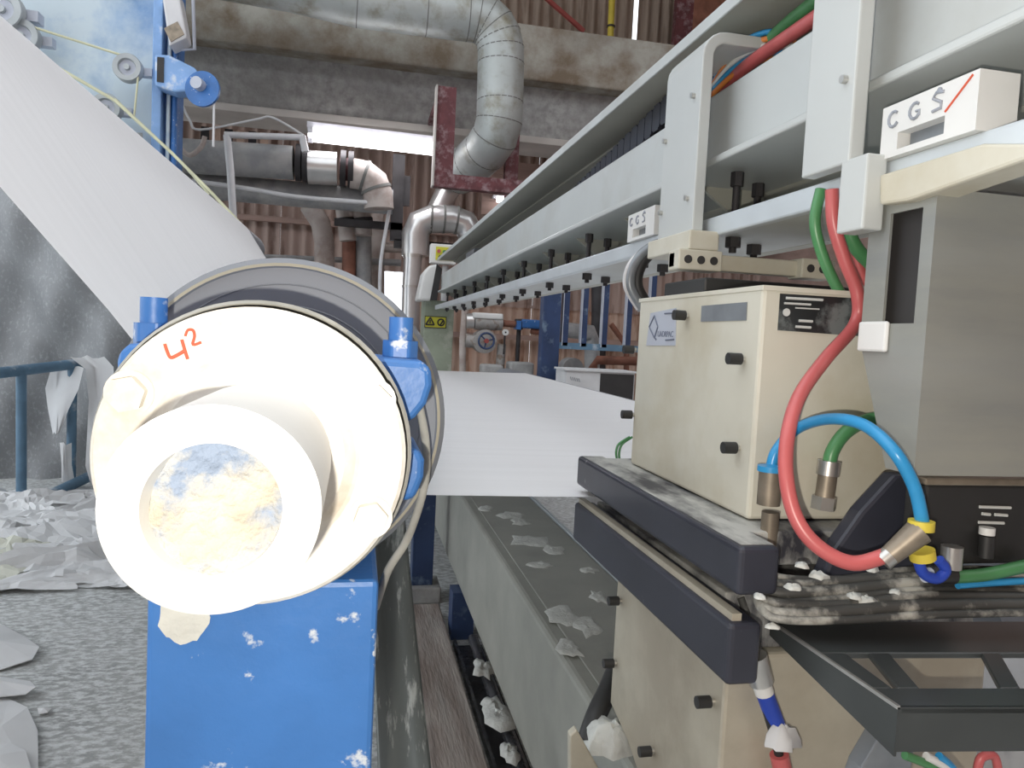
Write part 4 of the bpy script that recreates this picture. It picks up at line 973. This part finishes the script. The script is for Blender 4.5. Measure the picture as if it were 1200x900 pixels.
MB().box(py_(604, 380, VD).x, py_(609, 380, VD).x, VD - .1, VD + .1, py_(606, 386, VD).z, py_(606, 376, VD).z).build('flange', blue_p, ba)
T(pt([(622, 388, VD), (640, 390, VD)]), .04, 10).build('rod_guard', rust, ba)
T([py_(608, 386, VD + .02), Vector((py_(608, 386, VD).x, VD + .02, 0))], .03, 8).build('support', dark, ba)
# blue frame with rungs
bf = thing('blue_guard_frame', 'dark blue guard frame with upright bars beyond the paper', 'guard frame', py_(650, 450, 8.8))
BD = 8.8
a, b_ = py_(635, 400, BD), py_(656, 400, BD); MB().box(a.x, b_.x, BD, BD + .18, 0, py_(640, 320, BD).z).build('post', blue_d, bf, .01)
z0 = py_(700, 407, BD).z; MB().box(b_.x, py_(770, 407, BD).x, BD + .03, BD + .12, z0 - .04, z0 + .04).build('lower_rail', rail_b, bf)
for x in (664, 686, 710, 738, 765):
    q = py_(x, 380, BD).x; MB().box(q - .035, q + .035, BD + .03, BD + .1, z0, z0 + 1.1).build('bar', blue_d, bf)
    MB().box(q - .045, q - .035, BD + .02, BD + .1, z0, z0 + 1.1).build('bar_edge', lab_b, bf)
MB().box(b_.x, py_(770, 407, BD).x, BD + .03, BD + .12, z0 + 1.1, z0 + 1.18).build('upper_rail', rail_b, bf)
q = py_(765, 380, BD).x; MB().box(q - .06, q + .06, BD, BD + .15, 0, z0).build('post', blue_d, bf)
pipe('grey_tank_pipe', [(640, 384, 9.9), (693, 390, 9.9), (694, 400, 9.9), (692, 575, 9.9)], 9.5, pipe_d, 'stubby grey pipe behind the blue guard bars', 'pipe')
pipe('dark_riser', [(702, 320, 10.2), (700, 570, 10.2)], 9, dark, 'dark upright pipe behind the blue guard bars')
pipe('rust_pipe', [(716, 380, 10.6), (734, 405, 10.6), (734, 560, 10.6)], 3.5, rust, 'rusty diagonal pipe behind the blue guard bars')
pipe('red_brown_pipe', [(697, 570, 9.2), (695, 430, 9.2), (700, 422, 9.2), (770, 424, 9.2)], 5.5, rust, 'reddish brown pipe lying above the white carton')
cw = thing('pump_housing', 'rounded grey pump housing beyond the paper edge', 'pump', py_(672, 450, 9.3))
MB().hexp(py_(672, 432, 9.3), (0, 1, 0), .14, .25, 20).build('casing', pipe_d, cw, .02); MB().box(py_(660, 430, 9.3).x, py_(684, 430, 9.3).x, 9.3, 9.6, 0, py_(672, 440, 9.3).z).build('plinth', conc, cw)
for i, (x0, x1, y0, y1) in enumerate(((598, 626, 424, 436), (566, 590, 427, 437))):
    a, b_ = py_(x0, y0, 9.2), py_(x1, y1, 9.2); o = MB().box(a.x, b_.x, 9.2, 9.5, 0, a.z).build('concrete_plinth', conc, None, .03); tag(o, ('grey concrete plinth beside the blue guard frame post', 'grey concrete plinth under the valve station')[i], 'plinth')
# white carton on stand beyond the exit roll
ct = thing('white_carton', 'white printed carton with a dark open side beyond the paper', 'carton', py_(700, 465, 8.2))
CD = 8.2; a, b_, c = py_(664, 432, CD), py_(742, 470, CD), py_(703, 450, CD)
MB().box(a.x, b_.x, CD, CD + .45, b_.z - .1, a.z - .02).build('case', carton, ct)
MB().box(a.x - .02, b_.x + .02, CD - .02, CD + .47, a.z - .02, a.z).build('lid', carton, ct)
MB().box(c.x, b_.x - .01, CD - .006, CD, b_.z - .08, a.z - .04).build('open_side', shade, ct)
mb = MB()
for k in range(5): mb.tube([(a.x + .05 + .025 * k, CD - .004, a.z - .09 - .004 * k), (a.x + .062 + .025 * k, CD - .004, a.z - .13 - .004 * k)], .003, 6)
mb.build('print', ink, ct)
MB().box(a.x + .03, b_.x - .03, CD + .05, CD + .45, 0, b_.z - .1).build('stand', pipe_d, ct)
